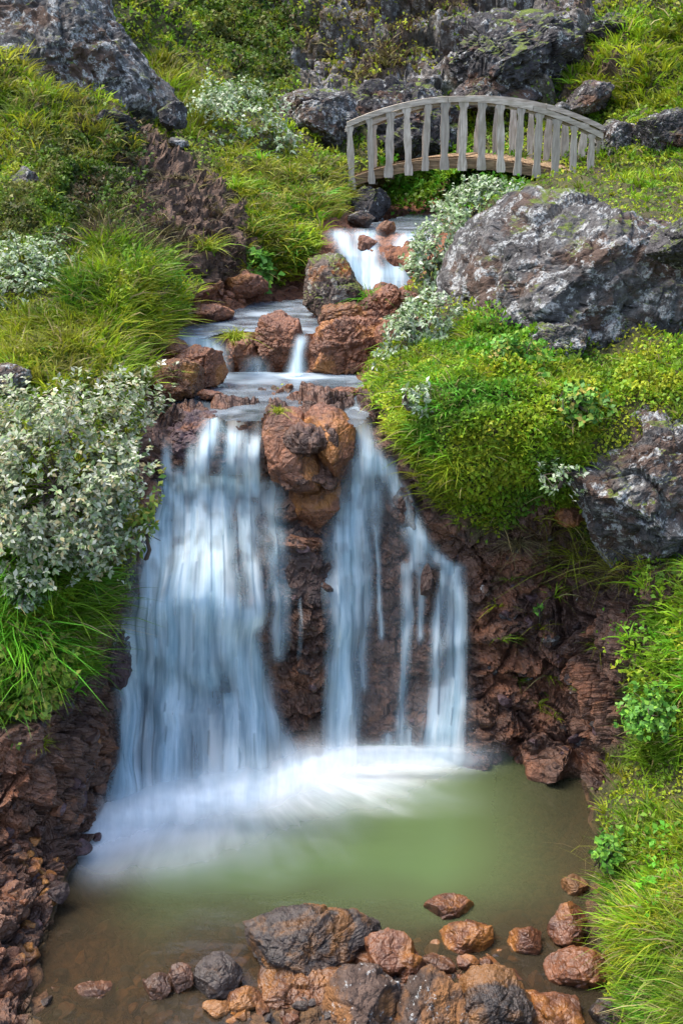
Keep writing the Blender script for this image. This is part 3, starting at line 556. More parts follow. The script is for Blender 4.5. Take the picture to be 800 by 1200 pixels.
rock('dark red rock under the silver willow beside the stream', [(440, 385), (470, 366), (500, 372), (492, 402), (460, 420), (440, 412)], 7.6, .25, 'red', 271, 5)
rock('red brown boulder beside the left cascade', [(202, 424), (226, 404), (254, 412), (263, 436), (250, 454), (216, 456)], 7.35, .18, 'red', 28, 6)
rock('orange blocky rock on the left edge of the upper pool', [(164, 442), (180, 425), (212, 420), (236, 430), (235, 452), (215, 471), (182, 475), (166, 462)], 7.05, .18, 'orange', 29, 6)
rock('red rock tucked behind the orange blocky rock', [(172, 408), (195, 392), (214, 400), (226, 416), (205, 428), (178, 428)], 7.7, .18, 'red', 30, 5)
rock('flat brown stone lying in the upper pool', [(230, 463), (244, 456), (262, 460), (264, 467), (234, 469)], 7.0, .08, 'red', 31, 4)
rock('grass-topped brown rock splitting the cascade', [(262, 404), (276, 391), (300, 396), (306, 420), (296, 438), (264, 434)], 7.95, .18, 'red', 32, 5)
rock('blocky red rock at the left of the outcrop between the waterfalls', [(308, 496), (320, 480), (348, 474), (372, 486), (380, 530), (372, 566), (346, 578), (328, 556), (314, 528)], 6.42, .2, 'red', 33, 6, .45, facets=24, sq=.5, blk=1.)
rock('upright red rock at the right of the outcrop between the waterfalls', [(356, 482), (376, 470), (402, 478), (416, 506), (412, 540), (398, 562), (372, 556), (362, 520)], 6.46, .2, 'red', 331, 6, .45, facets=24, sq=.5, blk=1.)
rock('narrow rust wedge under the red outcrop between the waterfalls', [(340, 552), (366, 544), (398, 550), (398, 590), (380, 618), (352, 612), (338, 584)], 6.42, .15, 'red', 332, 6, .45, facets=24, sq=.5, blk=1.)
rock('brown rock below the red outcrop between the waterfalls', [(328, 606), (350, 590), (394, 592), (400, 640), (388, 720), (350, 730), (324, 660)], 6.36, .12, 'wetdark', 34, 6)
rock('brown rock at the right end of the lip', [(424, 486), (438, 472), (456, 478), (462, 500), (440, 506), (428, 500)], 6.75, .12, 'red', 35, 5)
rock('flat orange stone at the right side of the upper pool', ell(385, 452, 425, 466, 8), 7.2, .1, 'red', 36, 5)
rock('brown hump in the left half of the lip', [(188, 520), (200, 490), (230, 480), (262, 486), (262, 512), (235, 540), (205, 548)], 6.62, .13, 'violet', 37, 6)
rock('brown rounded stone under the water at the lip', [(262, 505), (276, 486), (304, 488), (306, 512), (285, 528)], 6.68, .1, 'violet', 38, 5)
rock('orange stone beside the stream under the bridge', ell(440, 258, 464, 280, 9), 10.4, .12, 'orange', 39, 5)
rock('brown rock parting the cascade below the bridge', ell(412, 272, 448, 316, 10), 9.95, .14, 'red', 40, 5)
rock('dark rock under the left end of the footbridge', [(408, 232), (424, 216), (448, 222), (456, 246), (440, 262), (412, 262)], 11.7, .3, 'dark', 41, 5)
rock('brown bank rock left of the upper stream', ell(405, 246, 440, 268, 11), 10.9, .2, 'greybrown', 42, 5)
rock('red flat rock on the left shore of the upper stream', ell(215, 352, 275, 378, 12), 8.6, .25, 'red', 43, 5)
rock('brown rock at the foot of the dark earth slope', ell(258, 318, 318, 352, 13), 9.3, .25, 'red', 44, 5)
rock('violet wet rock left of the broad waterfall', [(112, 690), (130, 672), (152, 680), (156, 730), (146, 800), (118, 806), (106, 750)], 5.95, .16, 'violet', 45, 6)
rock('dark wet rock splitting the right waterfall strands', ell(492, 660, 508, 700, 14), 6.24, .07, 'wetdark', 46, 5)
rock('wet rounded rock in the upper right waterfall', ell(452, 545, 492, 620, 15), 6.46, .1, 'wetdark', 47, 5)
# foreground: the stony rim of the pool
def fg(label, box, mat, seed, sub=5, dz=0., depk=.8, poly=None, amp=1., group=None):
    u0, v0, u1, v1 = box; Y = float(Yz(v1, dz)) + .35 * (u1 - u0) * mpp(v1, 4.2); m = mpp((v0 + v1) / 2, Y)
    return rock(label, poly or ell(u0, v0, u1, v1, seed), Y, (u1 - u0) * m * .5 * depk, mat, seed, sub, amp * .75, group=group, facets=22, blk=1.5)
fg('big dark flat-topped rock at the front rim of the pool', (285, 1073, 434, 1150), 'fgdark', 60, 6, .1, .8, [(284, 1108), (310, 1092), (330, 1079), (355, 1073), (392, 1078), (412, 1090), (434, 1110), (430, 1132), (405, 1146), (350, 1150), (310, 1140)])
fg('orange brown rock under the big dark foreground rock', (280, 1130, 425, 1205), 'fgorange', 61, 6)
fg('grey lichen rock at the bottom edge left of centre', (380, 1142, 475, 1240), 'fggrey', 62, 6, .0, 1, [(378, 1200), (385, 1168), (405, 1147), (440, 1142), (470, 1160), (476, 1210), (440, 1240), (390, 1236)])
fg('white-crusted grey rock at the bottom centre', (464, 1143, 552, 1240), 'fggrey', 63, 6, .0, 1, [(462, 1190), (478, 1158), (508, 1143), (536, 1160), (552, 1200), (540, 1240), (470, 1240)])
fg('dark violet rock at the bottom right of centre', (530, 1140, 630, 1240), 'fgdark', 64, 6, .0, 1, [(530, 1165), (560, 1142), (600, 1150), (628, 1190), (630, 1235), (560, 1240), (535, 1215)])
FG = [('dark rounded rock left of the big foreground rock', (224, 1122, 282, 1176), 'fgdark'), ('orange stone left of the dark rounded rock', (195, 1130, 228, 1166), 'fgorange'),
      ('leftmost orange stone of the foreground row', (165, 1143, 202, 1174), 'fgorange'), ('brown stone alone in the shallow water at lower left', (78, 1156, 134, 1182), 'fgorange'),
      ('small brown stone below the dark rounded rock', (264, 1160, 312, 1192), 'fgorange'), ('brown stone at the bottom left of the foreground heap', (236, 1174, 272, 1198), 'fgorange'),
      ('dark knobbly stone right behind the big foreground rock', (414, 1078, 450, 1110), 'fgdark'), ('pale orange rock right of the big foreground rock', (430, 1094, 490, 1152), 'fgred'),
      ('orange stone alone in the pool', (499, 1052, 556, 1084), 'fgred'), ('square orange rock in front of the lone pool stone', (516, 1084, 582, 1124), 'fgred'),
      ('brown stone in the outflow left of the grassy mound', (596, 1089, 638, 1122), 'fgred'), ('brown rock against the grassy mound', (645, 1060, 692, 1114), 'fgred'),
      ('large smooth brown rock in the outflow', (642, 1116, 717, 1168), 'fgred'), ('small dark rock at the corner of the mound', (658, 1028, 690, 1052), 'fgdark'),
      ('small stone below the square orange rock', (534, 1120, 562, 1142), 'fgred'), ('pebble right of the small orange stone', (560, 1123, 578, 1138), 'fgred'),
      ('low brown stone between foreground rocks', (486, 1122, 536, 1150), 'fgorange'), ('brown stone behind the white-crusted rock', (455, 1120, 500, 1156), 'fgred'),
      ('submerged looking brown slab at the bottom right', (600, 1168, 690, 1230), 'fgred'), ('brown stone at the foot of the mound in the corner', (690, 1170, 740, 1215), 'fgdark'),
      ('rust stone on the left shore nearest the water', (0, 1108, 46, 1148), 'fgred'), ('rust stone on the left shore behind the nearest one', (-10, 1066, 40, 1094), 'fgred'),
      ('red stone at the left shore below the bank', (0, 1040, 44, 1072), 'fgred'), ('brown stone at the left shore corner', (20, 1012, 62, 1046), 'fgred'),
      ('small rust stone at the waterline of the left shore', (24, 1088, 48, 1104), 'fgred'), ('brown stone in the left corner bottom', (-10, 1146, 36, 1176), 'fgorange')]
for i, (lb, b, m_) in enumerate(FG): fg(lb, b, m_, 70 + i, 5)
# loose stones bedded in the cliff, the shores and the pool floor (parts of the setting)
def bedded(par, poly, n, s0, s1, mats, seed, sink=.25):
    rg = np.random.default_rng(seed); protos = []
    for k in range(6):
        D, T = ico(3); q = D * rg.uniform(.65, 1.2, 3)
        for _ in range(9):
            nv = rg.normal(size=3); nv /= np.linalg.norm(nv); q = q - np.maximum(q @ nv - rg.uniform(.45, .75), 0)[:, None] * nv * .95
        q = q + q * fbm(q * 1.7 + k * 9, 3, seed + k)[:, None] * .18
        for m_ in mats: protos.append(npmesh('stone', q, T, M[m_], smooth_=False))
    pu = [p[0] for p in poly]; pv = [p[1] for p in poly]; u = rg.uniform(min(pu), max(pu), n * 4); v = rg.uniform(min(pv), max(pv), n * 4); ok = inpoly(u, v, poly)
    u, v = u[ok][:n], v[ok][:n]; P_, N_, _, _ = gsample(u, v)
    for k in range(len(u)):
        px = rg.uniform(s0, s1) if rg.random() > .15 else s1 * 1.15; r = px / 2 * mpp(v[k], P_[k][1])
        o = obj('stone', protos[rg.integers(len(protos))], par, Vector(P_[k] - N_[k] * r * sink)); o.scale = (r, r * rg.uniform(.7, 1), r * rg.uniform(.55, .9)); o.rotation_euler = rg.uniform(-.7, .7, 3) + np.array([0, 0, rg.uniform(0, 6)])
bedded(GR['cliff'], [(556, 700), (600, 660), (690, 780), (716, 800), (716, 900), (620, 896), (556, 884)], 70, 10, 26, ['violet', 'wetdark', 'greybrown'], 301, .6)
bedded(GR['cliff'], [(330, 640), (390, 640), (384, 860), (335, 860)], 20, 8, 18, ['wetdark', 'violet'], 302, .5)
bedded(GR['cliff'], [(430, 600), (540, 640), (550, 880), (420, 880)], 30, 8, 18, ['wetdark', 'violet'], 303, .5)
bedded(GR['cliff'], [(560, 610), (640, 600), (720, 660), (716, 790), (600, 680)], 26, 10, 22, ['wetdark', 'greybrown'], 304, .6)
bedded(GR['rocky_bank'], [(0, 850), (100, 800), (120, 940), (70, 1030), (40, 1120), (0, 1180)], 60, 10, 30, ['violet', 'wetdark', 'red'], 305, .6)
bedded(GR['rocky_bank'], [(0, 990), (60, 1000), (46, 1100), (30, 1160), (0, 1180)], 40, 10, 26, ['orange', 'red'], 306)
bedded(GR['stream_bed'], [(212, 350), (320, 338), (360, 350), (300, 356), (240, 372), (212, 380)], 50, 6, 16, ['red', 'orange'], 307)
bedded(GR['stream_bed'], [(400, 345), (480, 330), (510, 350), (470, 400), (430, 400)], 40, 7, 18, ['red', 'wetdark'], 308)
bedded(GR['stream_bed'], [(180, 440), (430, 440), (440, 480), (180, 484)], 26, 8, 20, ['red'], 309)
bedded(GR['stream_bed'], [(405, 235), (520, 235), (520, 262), (400, 275)], 26, 6, 14, ['red', 'greybrown'], 310)
bedded(GR['pool_bed'], [(60, 1080), (650, 1070), (690, 1120), (690, 1200), (60, 1200)], 110, 12, 34, ['fgorange', 'fgdark'], 311)
bedded(GR['pool_bed'], [(60, 1150), (290, 1140), (290, 1200), (40, 1200)], 45, 10, 26, ['fgorange', 'fgdark', 'fgred'], 313, 0.)
bedded(GR['pool_bed'], [(170, 1150), (300, 1110), (640, 1100), (690, 1200), (160, 1200)], 60, 16, 34, ['fgorange', 'fgdark', 'fgred'], 314, -.2)
bedded(GR['pool_bed'], [(260, 1140), (640, 1130), (680, 1200), (240, 1200)], 130, 9, 24, ['fgorange', 'fgdark', 'fgred'], 312, -.2)
# ------------------------------------------------------------------ footbridge
def woodmat():
    g = NG('weathered_grey_wood'); tc = g.n('ShaderNodeTexCoord').outputs['Object']; oi = g.n('ShaderNodeObjectInfo').outputs['Random']
    s = g.noise(6, 4, .55, vec=g.attr('grain', 'Vector')); b = g.noise(5, 3, .5)
    col = g.mix(g.step(.15, .8, s), (.20, .16, .12), (.62, .54, .44)); col = g.mix(g.step(.5, .75, b), col, (.30, .25, .18))
    col = g.mix(g.math('MULTIPLY', oi, .6), col, (.19, .17, .14))
    return g.done(g.pbr(col, .8, g.bump(s, .004), .25))
M['wood'] = woodmat()
def browned():
    g = NG('weathered_brown_wood'); s = g.noise(6, 5, .6, vec=g.attr('grain', 'Vector'), dist=.3)
    return g.done(g.pbr(g.mix(g.step(.3, .7, s), (.10, .065, .035), (.33, .22, .12)), .8, g.bump(s, .008), .25))
M['woodb'] = browned()
def wood_mesh(name, secs, mat, grain_axis, s=1.):
    """closed loft through rectangular sections: list of 4-point loops"""
    V = np.concatenate(secs); n = len(secs); Fq = []
    for k in range(n - 1):
        for e in range(4): a = k * 4 + e; b = k * 4 + (e + 1) % 4; Fq.append((a, b, b + 4, a + 4))
    Fq += [(3, 2, 1, 0), (n * 4 - 4, n * 4 - 3, n * 4 - 2, n * 4 - 1)]
    me = npmesh(name, V, np.array(Fq), mat, smooth_=False)
    gr = V * np.where(np.arange(3) == grain_axis, 1.2, 9.)[None] + np.random.default_rng(len(bpy.data.meshes)).uniform(0, 30, 3)
    me.attributes.new('grain', 'FLOAT_VECTOR', 'POINT').data.foreach_set('vector', gr.astype(np.float32).ravel()); return me
BY = 12.0; OFS = np.array([.27, .78, 0.])
ru = np.array([405, 430, 456, 500, 540, 580, 620, 660, 706]); rv = np.array([143, 134, 126, 115.5, 111.5, 114, 122.5, 136.5, 156])
bu = np.array([405, 434, 456, 478, 500, 540, 585, 610, 650, 706]); bv = np.array([222, 212, 206, 202, 199, 196.5, 200, 204, 213, 228])
rc = np.polyfit(at(ru, rv, BY)[:, 0], at(ru, rv, BY)[:, 2], 3); bc = np.polyfit(at(bu, bv, BY)[:, 0], at(bu, bv, BY)[:, 2], 3)
rail = lambda x: np.polyval(rc, x); beam = lambda x: np.polyval(bc, x)       # top of rail, bottom of beam
x0, x1 = at(406, 140, BY)[0], at(705, 155, BY)[0]
br = empty('footbridge', at(555, 226, BY + .4)); tag(br, 'small arched wooden footbridge with weathered grey carved balusters', 'bridge'); B0 = np.array(br.location)
rgb = np.random.default_rng(77)
def plank(name, xs, zlo, zhi, y0, y1, mat, off):
    secs = [np.array([(x, y0, lo), (x, y1, lo), (x, y1, hi), (x, y0, hi)]) + off - B0 for x, lo, hi in zip(xs, zlo, zhi)]
    return obj(name, wood_mesh(name, secs, mat, 0), br)
for side, off in enumerate((np.zeros(3), OFS)):
    cuts = [x0, x0 + (x1 - x0) * .39, x0 + (x1 - x0) * .72, x1]
    for a, b in zip(cuts[:-1], cuts[1:]):
        xs = np.linspace(a + (.004 if a > x0 else 0), b, 9); j = rgb.uniform(-.006, .006)
        plank('handrail', xs, rail(xs) - .054 + j, rail(xs) + j, BY - .07, BY + .05, M['wood'], off)
    xs = np.linspace(x0 - .05, x1 + .05, 25); plank('side_beam', xs, beam(xs) + .0, beam(xs) + .10, BY + .0, BY + .06, M['woodb'], off)
    xs = np.linspace(x0 - .02, x1 + .02, 25); plank('under_rail', xs, rail(xs) - .086, rail(xs) - .058, BY + .0, BY + .04, M['wood'], off)
    us = np.array([411, 434, 456, 477, 499, 520, 541, 563, 585, 607, 629, 650, 671, 692.]) if side == 0 else None
    bx = at(us, 170, BY)[:, 0] if side == 0 else np.linspace(at(437, 170, BY + .78)[0], at(701, 170, BY + .78)[0], 14) - OFS[0]
    for x in bx:
        ts = np.array([0, .05, .13, .22, .34, .5, .62, .74, .85, .91, .95, 1.]); wd = np.array([.98, 1.06, 1.0, .74, .80, .98, .95, .82, .68, .74, 1.06, 1.06]) * .041 * rgb.uniform(.82, 1.18)
        wd = wd * (1 + rgb.uniform(-.05, .05, len(ts))); lo = beam(x) - .025 + rgb.uniform(-.02, .02); hi = rail(x) - .056; tl = rgb.uniform(-.045, .045); cx = x + tl * (ts - .5) + rgb.uniform(-.002, .002, len(ts))
        yb = BY - .045; z = lo + (hi - lo) * ts; th_ = .018
        secs = [np.array([(c - w_, yb - th_, zz), (c - w_, yb + th_, zz), (c + w_, yb + th_, zz), (c + w_, yb - th_, zz)]) + off - B0 for c, w_, zz in zip(cx, wd, z)]
        obj('baluster', wood_mesh('baluster', secs, M['wood'], 2), br)
nd = 26
for k in range(nd):
    xa = x0 + (x1 - x0) * k / nd; xb = x0 + (x1 - x0) * (k + .94) / nd; j = rgb.uniform(-.006, .006); secs = []
    for y, o in ((BY + .065, OFS * 0), (BY + .065 + .70, OFS * [1, 0, 0])):
        secs.append(np.array([(xa, y, beam(xa) + .07 + j), (xb, y, beam(xb) + .07 + j), (xb, y, beam(xb) + .115 + j), (xa, y, beam(xa) + .115 + j)]) + o - B0)
    obj('deck_plank', wood_mesh('deck_plank', secs, M['woodb'], 1), br)
# ------------------------------------------------------------------ vegetation
def leafmat(name, tl=.3, rough=.55, spec=.25):
    g = NG(name); c = g.attr('Col', 'Color')
    a = g.pbr(c, rough, None, spec); t = g.n('ShaderNodeBsdfTranslucent'); g.put(t.inputs[0], c)
    return g.done(g.mixsh(tl, a, t.outputs[0]))
M['blade'] = leafmat('grass_blade', .35); M['leaf'] = leafmat('leaf', .25, .5); M['silver'] = leafmat('silver_leaf', .2, .6, .2)
def barkmat():
    g = NG('grey_brown_bark'); return g.done(g.pbr(g.mix(g.noise(40, 3), (.05, .035, .025), (.13, .10, .08)), .85))
M['bark'] = barkmat()
BR, YG, MG, DG, ST, OL, BN, LM = [np.array(c) for c in ((.18, .33, .012), (.34, .37, .022), (.10, .19, .014), (.035, .065, .012), (.36, .30, .13), (.15, .15, .035), (.11, .070, .040), (.10, .35, .02))]
PAL = dict(bright=[BR, YG, BR, MG, LM], yellow=[YG, OL, YG, BR, ST], mix=[MG, BR, YG, BR, OL], dark=[DG, OL, MG, DG, BN], straw=[ST, OL, YG, BN, ST], brown=[BN * .6, BN * .5, ST * .35, OL * .45, BN * .6], moss=[MG, BR, YG, MG, OL], lush=[MG, BR, LM, MG, BR], autumn=[OL, BN, YG, MG, np.array((.24, .12, .04))])
def palcol(P, pal, rg, sc_=1.4, seed=0):
    c = np.array(PAL[pal]); n = np.clip((fbm(P * sc_, 3, 200 + seed) * 1.5 + .5), 0, .999) * .75 + rg.random(len(P)) * .25
    x = n * (len(c) - 1); i = np.minimum(x.astype(int), len(c) - 2); f = (x - i)[:, None]
    o = (c[i] * (1 - f) + c[i + 1] * f) * np.clip(.95 + .75 * fbm(P * 1.3, 2, 230 + seed), .45, 1.5)[:, None]; return o * rg.uniform(.7, 1.25, (len(P), 1)) * (1 + rg.normal(0, .05, (len(P), 3)))
class Acc:
    def __init__(s): s.V = []; s.T = []; s.Q = []; s.C = []; s.n = 0
    def add(s, V, T, Q, C):
        s.V.append(V); s.C.append(C)
        if T is not None: s.T.append(T + s.n)
        if Q is not None: s.Q.append(Q + s.n)
        s.n += len(V)
    def mesh(s, name, mat):
        f = [np.concatenate(x) for x in (s.T, s.Q) if x]; return npmesh(name, np.concatenate(s.V), f, mat, cols=np.concatenate(s.C))
def unit(a): return a / (np.linalg.norm(a, axis=1, keepdims=True) + 1e-9)
def blades(acc, P, N, L, W, C, rg, spread=.35, droop=.35, up=.9, segs=3, away=None):
    n = len(P); h = rg.normal(size=(n, 3)); h[:, 2] *= .3
    d = unit(N * .35 + np.array([0, 0, up]) + h * spread + (away * .35 if away is not None else 0)); out = N * .45; out[:, 2] = 0; out = out + rg.normal(size=(n, 3)) * [.7, .7, 0] + (away if away is not None else 0); out = unit(out)
    side = unit(np.cross(d, unit(rg.normal(size=(n, 3))))); dr = droop * rg.uniform(.4, 1.6, n)
    ts = np.linspace(0, 1, segs + 1); vs_ = []
    for t in ts:
        c = P + d * (L * t)[:, None] + out * (L * dr * t * t)[:, None]; c[:, 2] -= L * dr * .75 * t ** 2.4
        wk = (W * (1 - t ** 1.7) * .5)[:, None]
        if t < 1: vs_ += [c - side * wk, c + side * wk]
        else: vs_ += [c]
    k = 2 * segs + 1; V = np.stack(vs_, 1).reshape(-1, 3); b = (np.arange(n) * k)[:, None]
    Q = np.concatenate([b + np.array([2 * i, 2 * i + 1, 2 * i + 3, 2 * i + 2]) for i in range(segs - 1)]) if segs > 1 else None
    T = b + np.array([2 * segs - 2, 2 * segs - 1, 2 * segs]); acc.add(V, T, Q, np.repeat(C, k, 0))
def leaves(acc, P, ax, nrm, L, W, C, fold=.25):
    n = len(P); side = unit(np.cross(ax, nrm)); nr = unit(np.cross(side, ax)); Lc = L[:, None]; Wc = W[:, None]
    mid = P + ax * Lc * .5 + nr * Wc * fold * .5
    V = np.stack([P, mid - side * Wc * .5 + nr * Wc * fold * .4, P + ax * Lc - nr * Lc * .08, mid + side * Wc * .5 + nr * Wc * fold * .4], 1).reshape(-1, 3)
    acc.add(V, None, (np.arange(n) * 4)[:, None] + np.array([0, 1, 2, 3]), np.repeat(C, 4, 0))
ROCKY = blur(rocky, 1)
def scatter(poly, n, rg, jit=7, allow=.5, mask=None):
    pu = [p[0] for p in poly]; pv = [p[1] for p in poly]; u = rg.uniform(min(pu), max(pu), n * 3); v = rg.uniform(min(pv), max(pv), n * 3); ok = inpoly(u, v, poly)
    u, v = u[ok][:n], v[ok][:n]; u = u + rg.normal(0, jit, len(u)); v = v + rg.normal(0, jit, len(v)); P_, N_, j, i = gsample(u, v)
    keep = (ROCKY[j, i] < allow) if mask is None else (mask[j, i] > rg.random(len(u))); return P_[keep], N_[keep]
def grass(acc, poly, n, l0, l1, pal, rg, wpx=1.5, droop=.35, allow=.5, spread=.3, jit=5, mask=None, segs=3, clump=True, up=.9, per=16):
    P_, N_ = scatter(poly, max(n // per, 4), rg, jit, allow, mask)        # tufts, then blades fanning out of each
    if clump: k = fbm(P_ * 3.1, 2, 400) > -.35 + .5 * (rg.random(len(P_)) < .3); P_, N_ = P_[k], N_[k]
    m = len(P_); Lt = rg.uniform(l0, l1, m) * (1 + .5 * fbm(P_ * 2.2, 2, 401)); Ct = palcol(P_, pal, rg) * rg.uniform(.8, 1.15, (m, 1)); k = per
    aw = rg.normal(size=(m * k, 3)) * [1, 1, .1]; P2 = np.repeat(P_, k, 0) + aw * (np.repeat(Lt, k) * .10)[:, None]; N2 = np.repeat(N_, k, 0); L = np.repeat(Lt, k) * rg.uniform(.45, 1.15, m * k)
    C = np.repeat(Ct, k, 0) * rg.uniform(.75, 1.25, (m * k, 1)); dry = rg.random(m * k) < .09; C[dry] = ST * rg.uniform(.6, 1.1, (dry.sum(), 1)); s = np.linalg.norm(P2 - [0, 0, CZ], axis=1) / F
    blades(acc, P2, N2, L, wpx * s * rg.uniform(.55, 1.9, m * k), C, rg, spread, droop, up, segs, aw * .8)
def herb(acc, poly, n, lpx, pal, rg, allow=.5, lift=.06, jit=7, mask=None, wk=.62, seed=0):
    P_, N_ = scatter(poly, n, rg, jit, allow, mask); m = len(P_); s = np.linalg.norm(P_ - [0, 0, CZ], axis=1) / F
    hum_ = np.clip(fbm(P_ * 4.5, 2, 410 + seed) * 1.3 + .45, 0, 1.2)
    P_ = P_ + (N_ * .5 + [0, 0, .6]) * (lift * hum_ * rg.random(m) ** .5)[:, None]
    ax = unit(rg.normal(size=(m, 3)) + N_ * .5 + [0, 0, .25]); nr = unit(N_ * .8 + [0, -.15, .8] + rg.normal(size=(m, 3)) * .55)
    L = lpx * s * rg.uniform(.6, 1.5, m); leaves(acc, P_, ax, nr, L, L * wk, palcol(P_, pal, rg, 2.2, seed), .3)
def flush(acc, name, label, mat): return tag(obj(name, acc.mesh(name, M[mat])), label, None, None, 'stuff')
rg = np.random.default_rng(2024)
FRAME = {'far': [(-130, -70), (930, -70), (930, 205), (-130, 205)], 'left': [(-130, 195), (425, 195), (425, 500), (180, 500), (150, 850), (-130, 860)], 'right': [(425, 195), (940, 195), (940, 1240), (720, 1240), (690, 700), (540, 620), (430, 480)]}
GM = np.clip(green + .22 * hillrock * (NG_[..., 2] > .55), 0, 1) ** 1.5
for nm, poly, nb, nl, pb, pl, lb in (('far', FRAME['far'], 27000, 78000, 'mix', 'moss', 'low grass and moss covering the hillside behind the bridge'),
                                   ('left', FRAME['left'], 21000, 60000, 'mix', 'mix', 'short turf and herbs covering the bank left of the stream'),
                                   ('right', FRAME['right'], 20000, 52000, 'mix', 'moss', 'short turf and herbs covering the bank right of the falls')):
    a = Acc(); grass(a, poly, nb, .05, .12 if nm != 'far' else .16, pb, rg, 1.3, .4, mask=GM, segs=2); herb(a, poly, nl, 4.2, pl, rg, mask=GM)
    if nm == 'far':
        herb(a, [(220, -10), (330, -10), (350, 60), (330, 130), (270, 110), (230, 40)], 11000, 4.4, 'dark', rg, lift=.16)
        herb(a, [(330, -10), (560, -10), (520, 90), (400, 110)], 2500, 4, 'autumn', rg, lift=.14, allow=2); grass(a, [(330, 0), (560, -10), (520, 90), (400, 110)], 2600, .12, .28, 'brown', rg, 1.2, .5, allow=2, segs=2)
        grass(a, [(636, 104), (720, 40), (900, -10), (900, 135), (720, 130)], 9000, .12, .26, 'bright', rg, 1.4, .4, segs=2); grass(a, [(170, 70), (205, 80), (240, 120), (250, 170), (215, 170), (190, 110)], 3500, .15, .32, 'yellow', rg, 1.3, .3, segs=2)
        grass(a, [(-10, 30), (60, 40), (120, 110), (150, 200), (100, 200), (30, 190), (-10, 190)], 6000, .12, .26, 'yellow', rg, 1.4, .4, segs=2); herb(a, [(50, 140), (110, 130), (160, 190), (160, 230), (60, 235), (40, 190)], 9000, 4.6, 'dark', rg, lift=.14)
        herb(a, [(700, 190), (900, 180), (900, 245), (720, 230)], 3000, 4, 'bright', rg); grass(a, [(700, 185), (900, 180), (900, 240), (720, 226)], 2500, .12, .25, 'bright', rg, 1.4, .4, segs=2)
    if nm == 'left':
        grass(a, [(92, 300), (170, 296), (208, 330), (214, 392), (165, 412), (100, 396), (70, 345)], 8000, .12, .24, 'bright', rg, 1.5, .5, allow=.8)
        grass(a, [(-10, 380), (90, 378), (165, 405), (170, 455), (100, 462), (-10, 450)], 6000, .12, .26, 'yellow', rg, 1.6, .45); herb(a, [(-10, 390), (120, 390), (150, 450), (-10, 460)], 5000, 5, 'bright', rg)
        grass(a, [(-10, 610), (60, 640), (120, 690), (105, 770), (60, 810), (-10, 840)], 7000, .12, .26, 'lush', rg, 1.7, .7, allow=.9); herb(a, [(-10, 700), (90, 700), (90, 800), (-10, 830)], 4000, 6, 'bright', rg, lift=.1)
        grass(a, [(238, 190), (300, 183), (410, 205), (405, 262), (355, 300), (335, 335), (292, 322), (285, 262)], 10000, .12, .24, 'yellow', rg, 1.4, .6, allow=.9); grass(a, [(290, 200), (400, 220), (340, 330), (290, 300)], 3500, .1, .2, 'lush', rg, 1.4, .6, allow=.9)
        grass(a, [(128, 140), (200, 185), (272, 235), (290, 290), (280, 330), (215, 348), (200, 305), (165, 250), (135, 200)], 1500, .06, .18, 'brown', rg, 1., .8, allow=2, clump=False); grass(a, [(120, 230), (200, 270), (215, 310), (190, 320), (100, 290)], 2000, .14, .3, 'brown', rg, 1.0, .5)
        herb(a, [(0, 225), (120, 225), (190, 290), (100, 300), (0, 290)], 8000, 4.4, 'dark', rg, lift=.12); herb(a, [(130, 345), (165, 330), (210, 350), (200, 395), (140, 400)], 3500, 4.6, 'bright', rg, lift=.2, allow=.9)
    if nm == 'right':
        grass(a, [(428, 430), (468, 388), (545, 382), (565, 430), (548, 520), (545, 605), (505, 575), (462, 505)], 7000, .05, .13, 'bright', rg, 1.4, .8, allow=.9); herb(a, [(440, 420), (470, 385), (560, 380), (600, 430), (560, 520), (545, 600), (505, 570), (465, 500)], 15000, 3.6, 'bright', rg, lift=.07, allow=.9)
        herb(a, [(540, 388), (640, 398), (700, 428), (900, 415), (900, 470), (725, 480), (682, 520), (662, 595), (565, 612), (540, 560)], 17000, 5.2, 'bright', rg, lift=.1, allow=.9); herb(a, [(560, 385), (640, 400), (640, 440), (560, 430)], 3500, 5.5, 'lush', rg, lift=.12, allow=.9)
        grass(a, [(560, 420), (800, 420), (700, 480), (660, 600), (565, 612)], 4000, .05, .13, 'bright', rg, 1.4, .7, allow=.9)
        grass(a, [(762, 700), (900, 650), (900, 905), (762, 895), (752, 830)], 10000, .08, .16, 'lush', rg, 1.6, .6, allow=2); herb(a, [(740, 660), (900, 640), (900, 800), (745, 800)], 4500, 5.5, 'bright', rg, lift=.12, allow=2)
        grass(a, [(722, 1000), (744, 958), (900, 946), (900, 1215), (744, 1215), (722, 1085)], 23000, .06, .14, 'bright', rg, 1.6, .5, allow=.9, clump=False); grass(a, [(730, 1050), (900, 1000), (900, 1215), (746, 1215)], 6000, .06, .15, 'yellow', rg, 1.4, .8, allow=.9, clump=False)
        herb(a, [(722, 1000), (744, 958), (900, 946), (900, 1100), (722, 1085)], 1600, 6.5, 'lush', rg, lift=.09, allow=.9); grass(a, [(722, 1000), (744, 958), (900, 946), (900, 1215), (744, 1215), (722, 1085)], 1400, .12, .26, 'straw', rg, .9, .35, allow=.9, clump=False, per=5)
        grass(a, [(560, 600), (640, 590), (720, 650), (800, 665), (740, 700), (640, 650)], 900, .1, .24, 'straw', rg, 1.1, 1.0, allow=2, clump=False); herb(a, [(440, 200), (600, 195), (615, 232), (540, 252), (450, 245)], 4000, 5, 'lush', rg, lift=.15, allow=2)
        grass(a, [(560, 640), (720, 680), (700, 860), (600, 840)], 250, .06, .14, 'mix', rg, 1.2, .8, allow=2, clump=False)
    flush(a, 'turf', lb, 'blade')
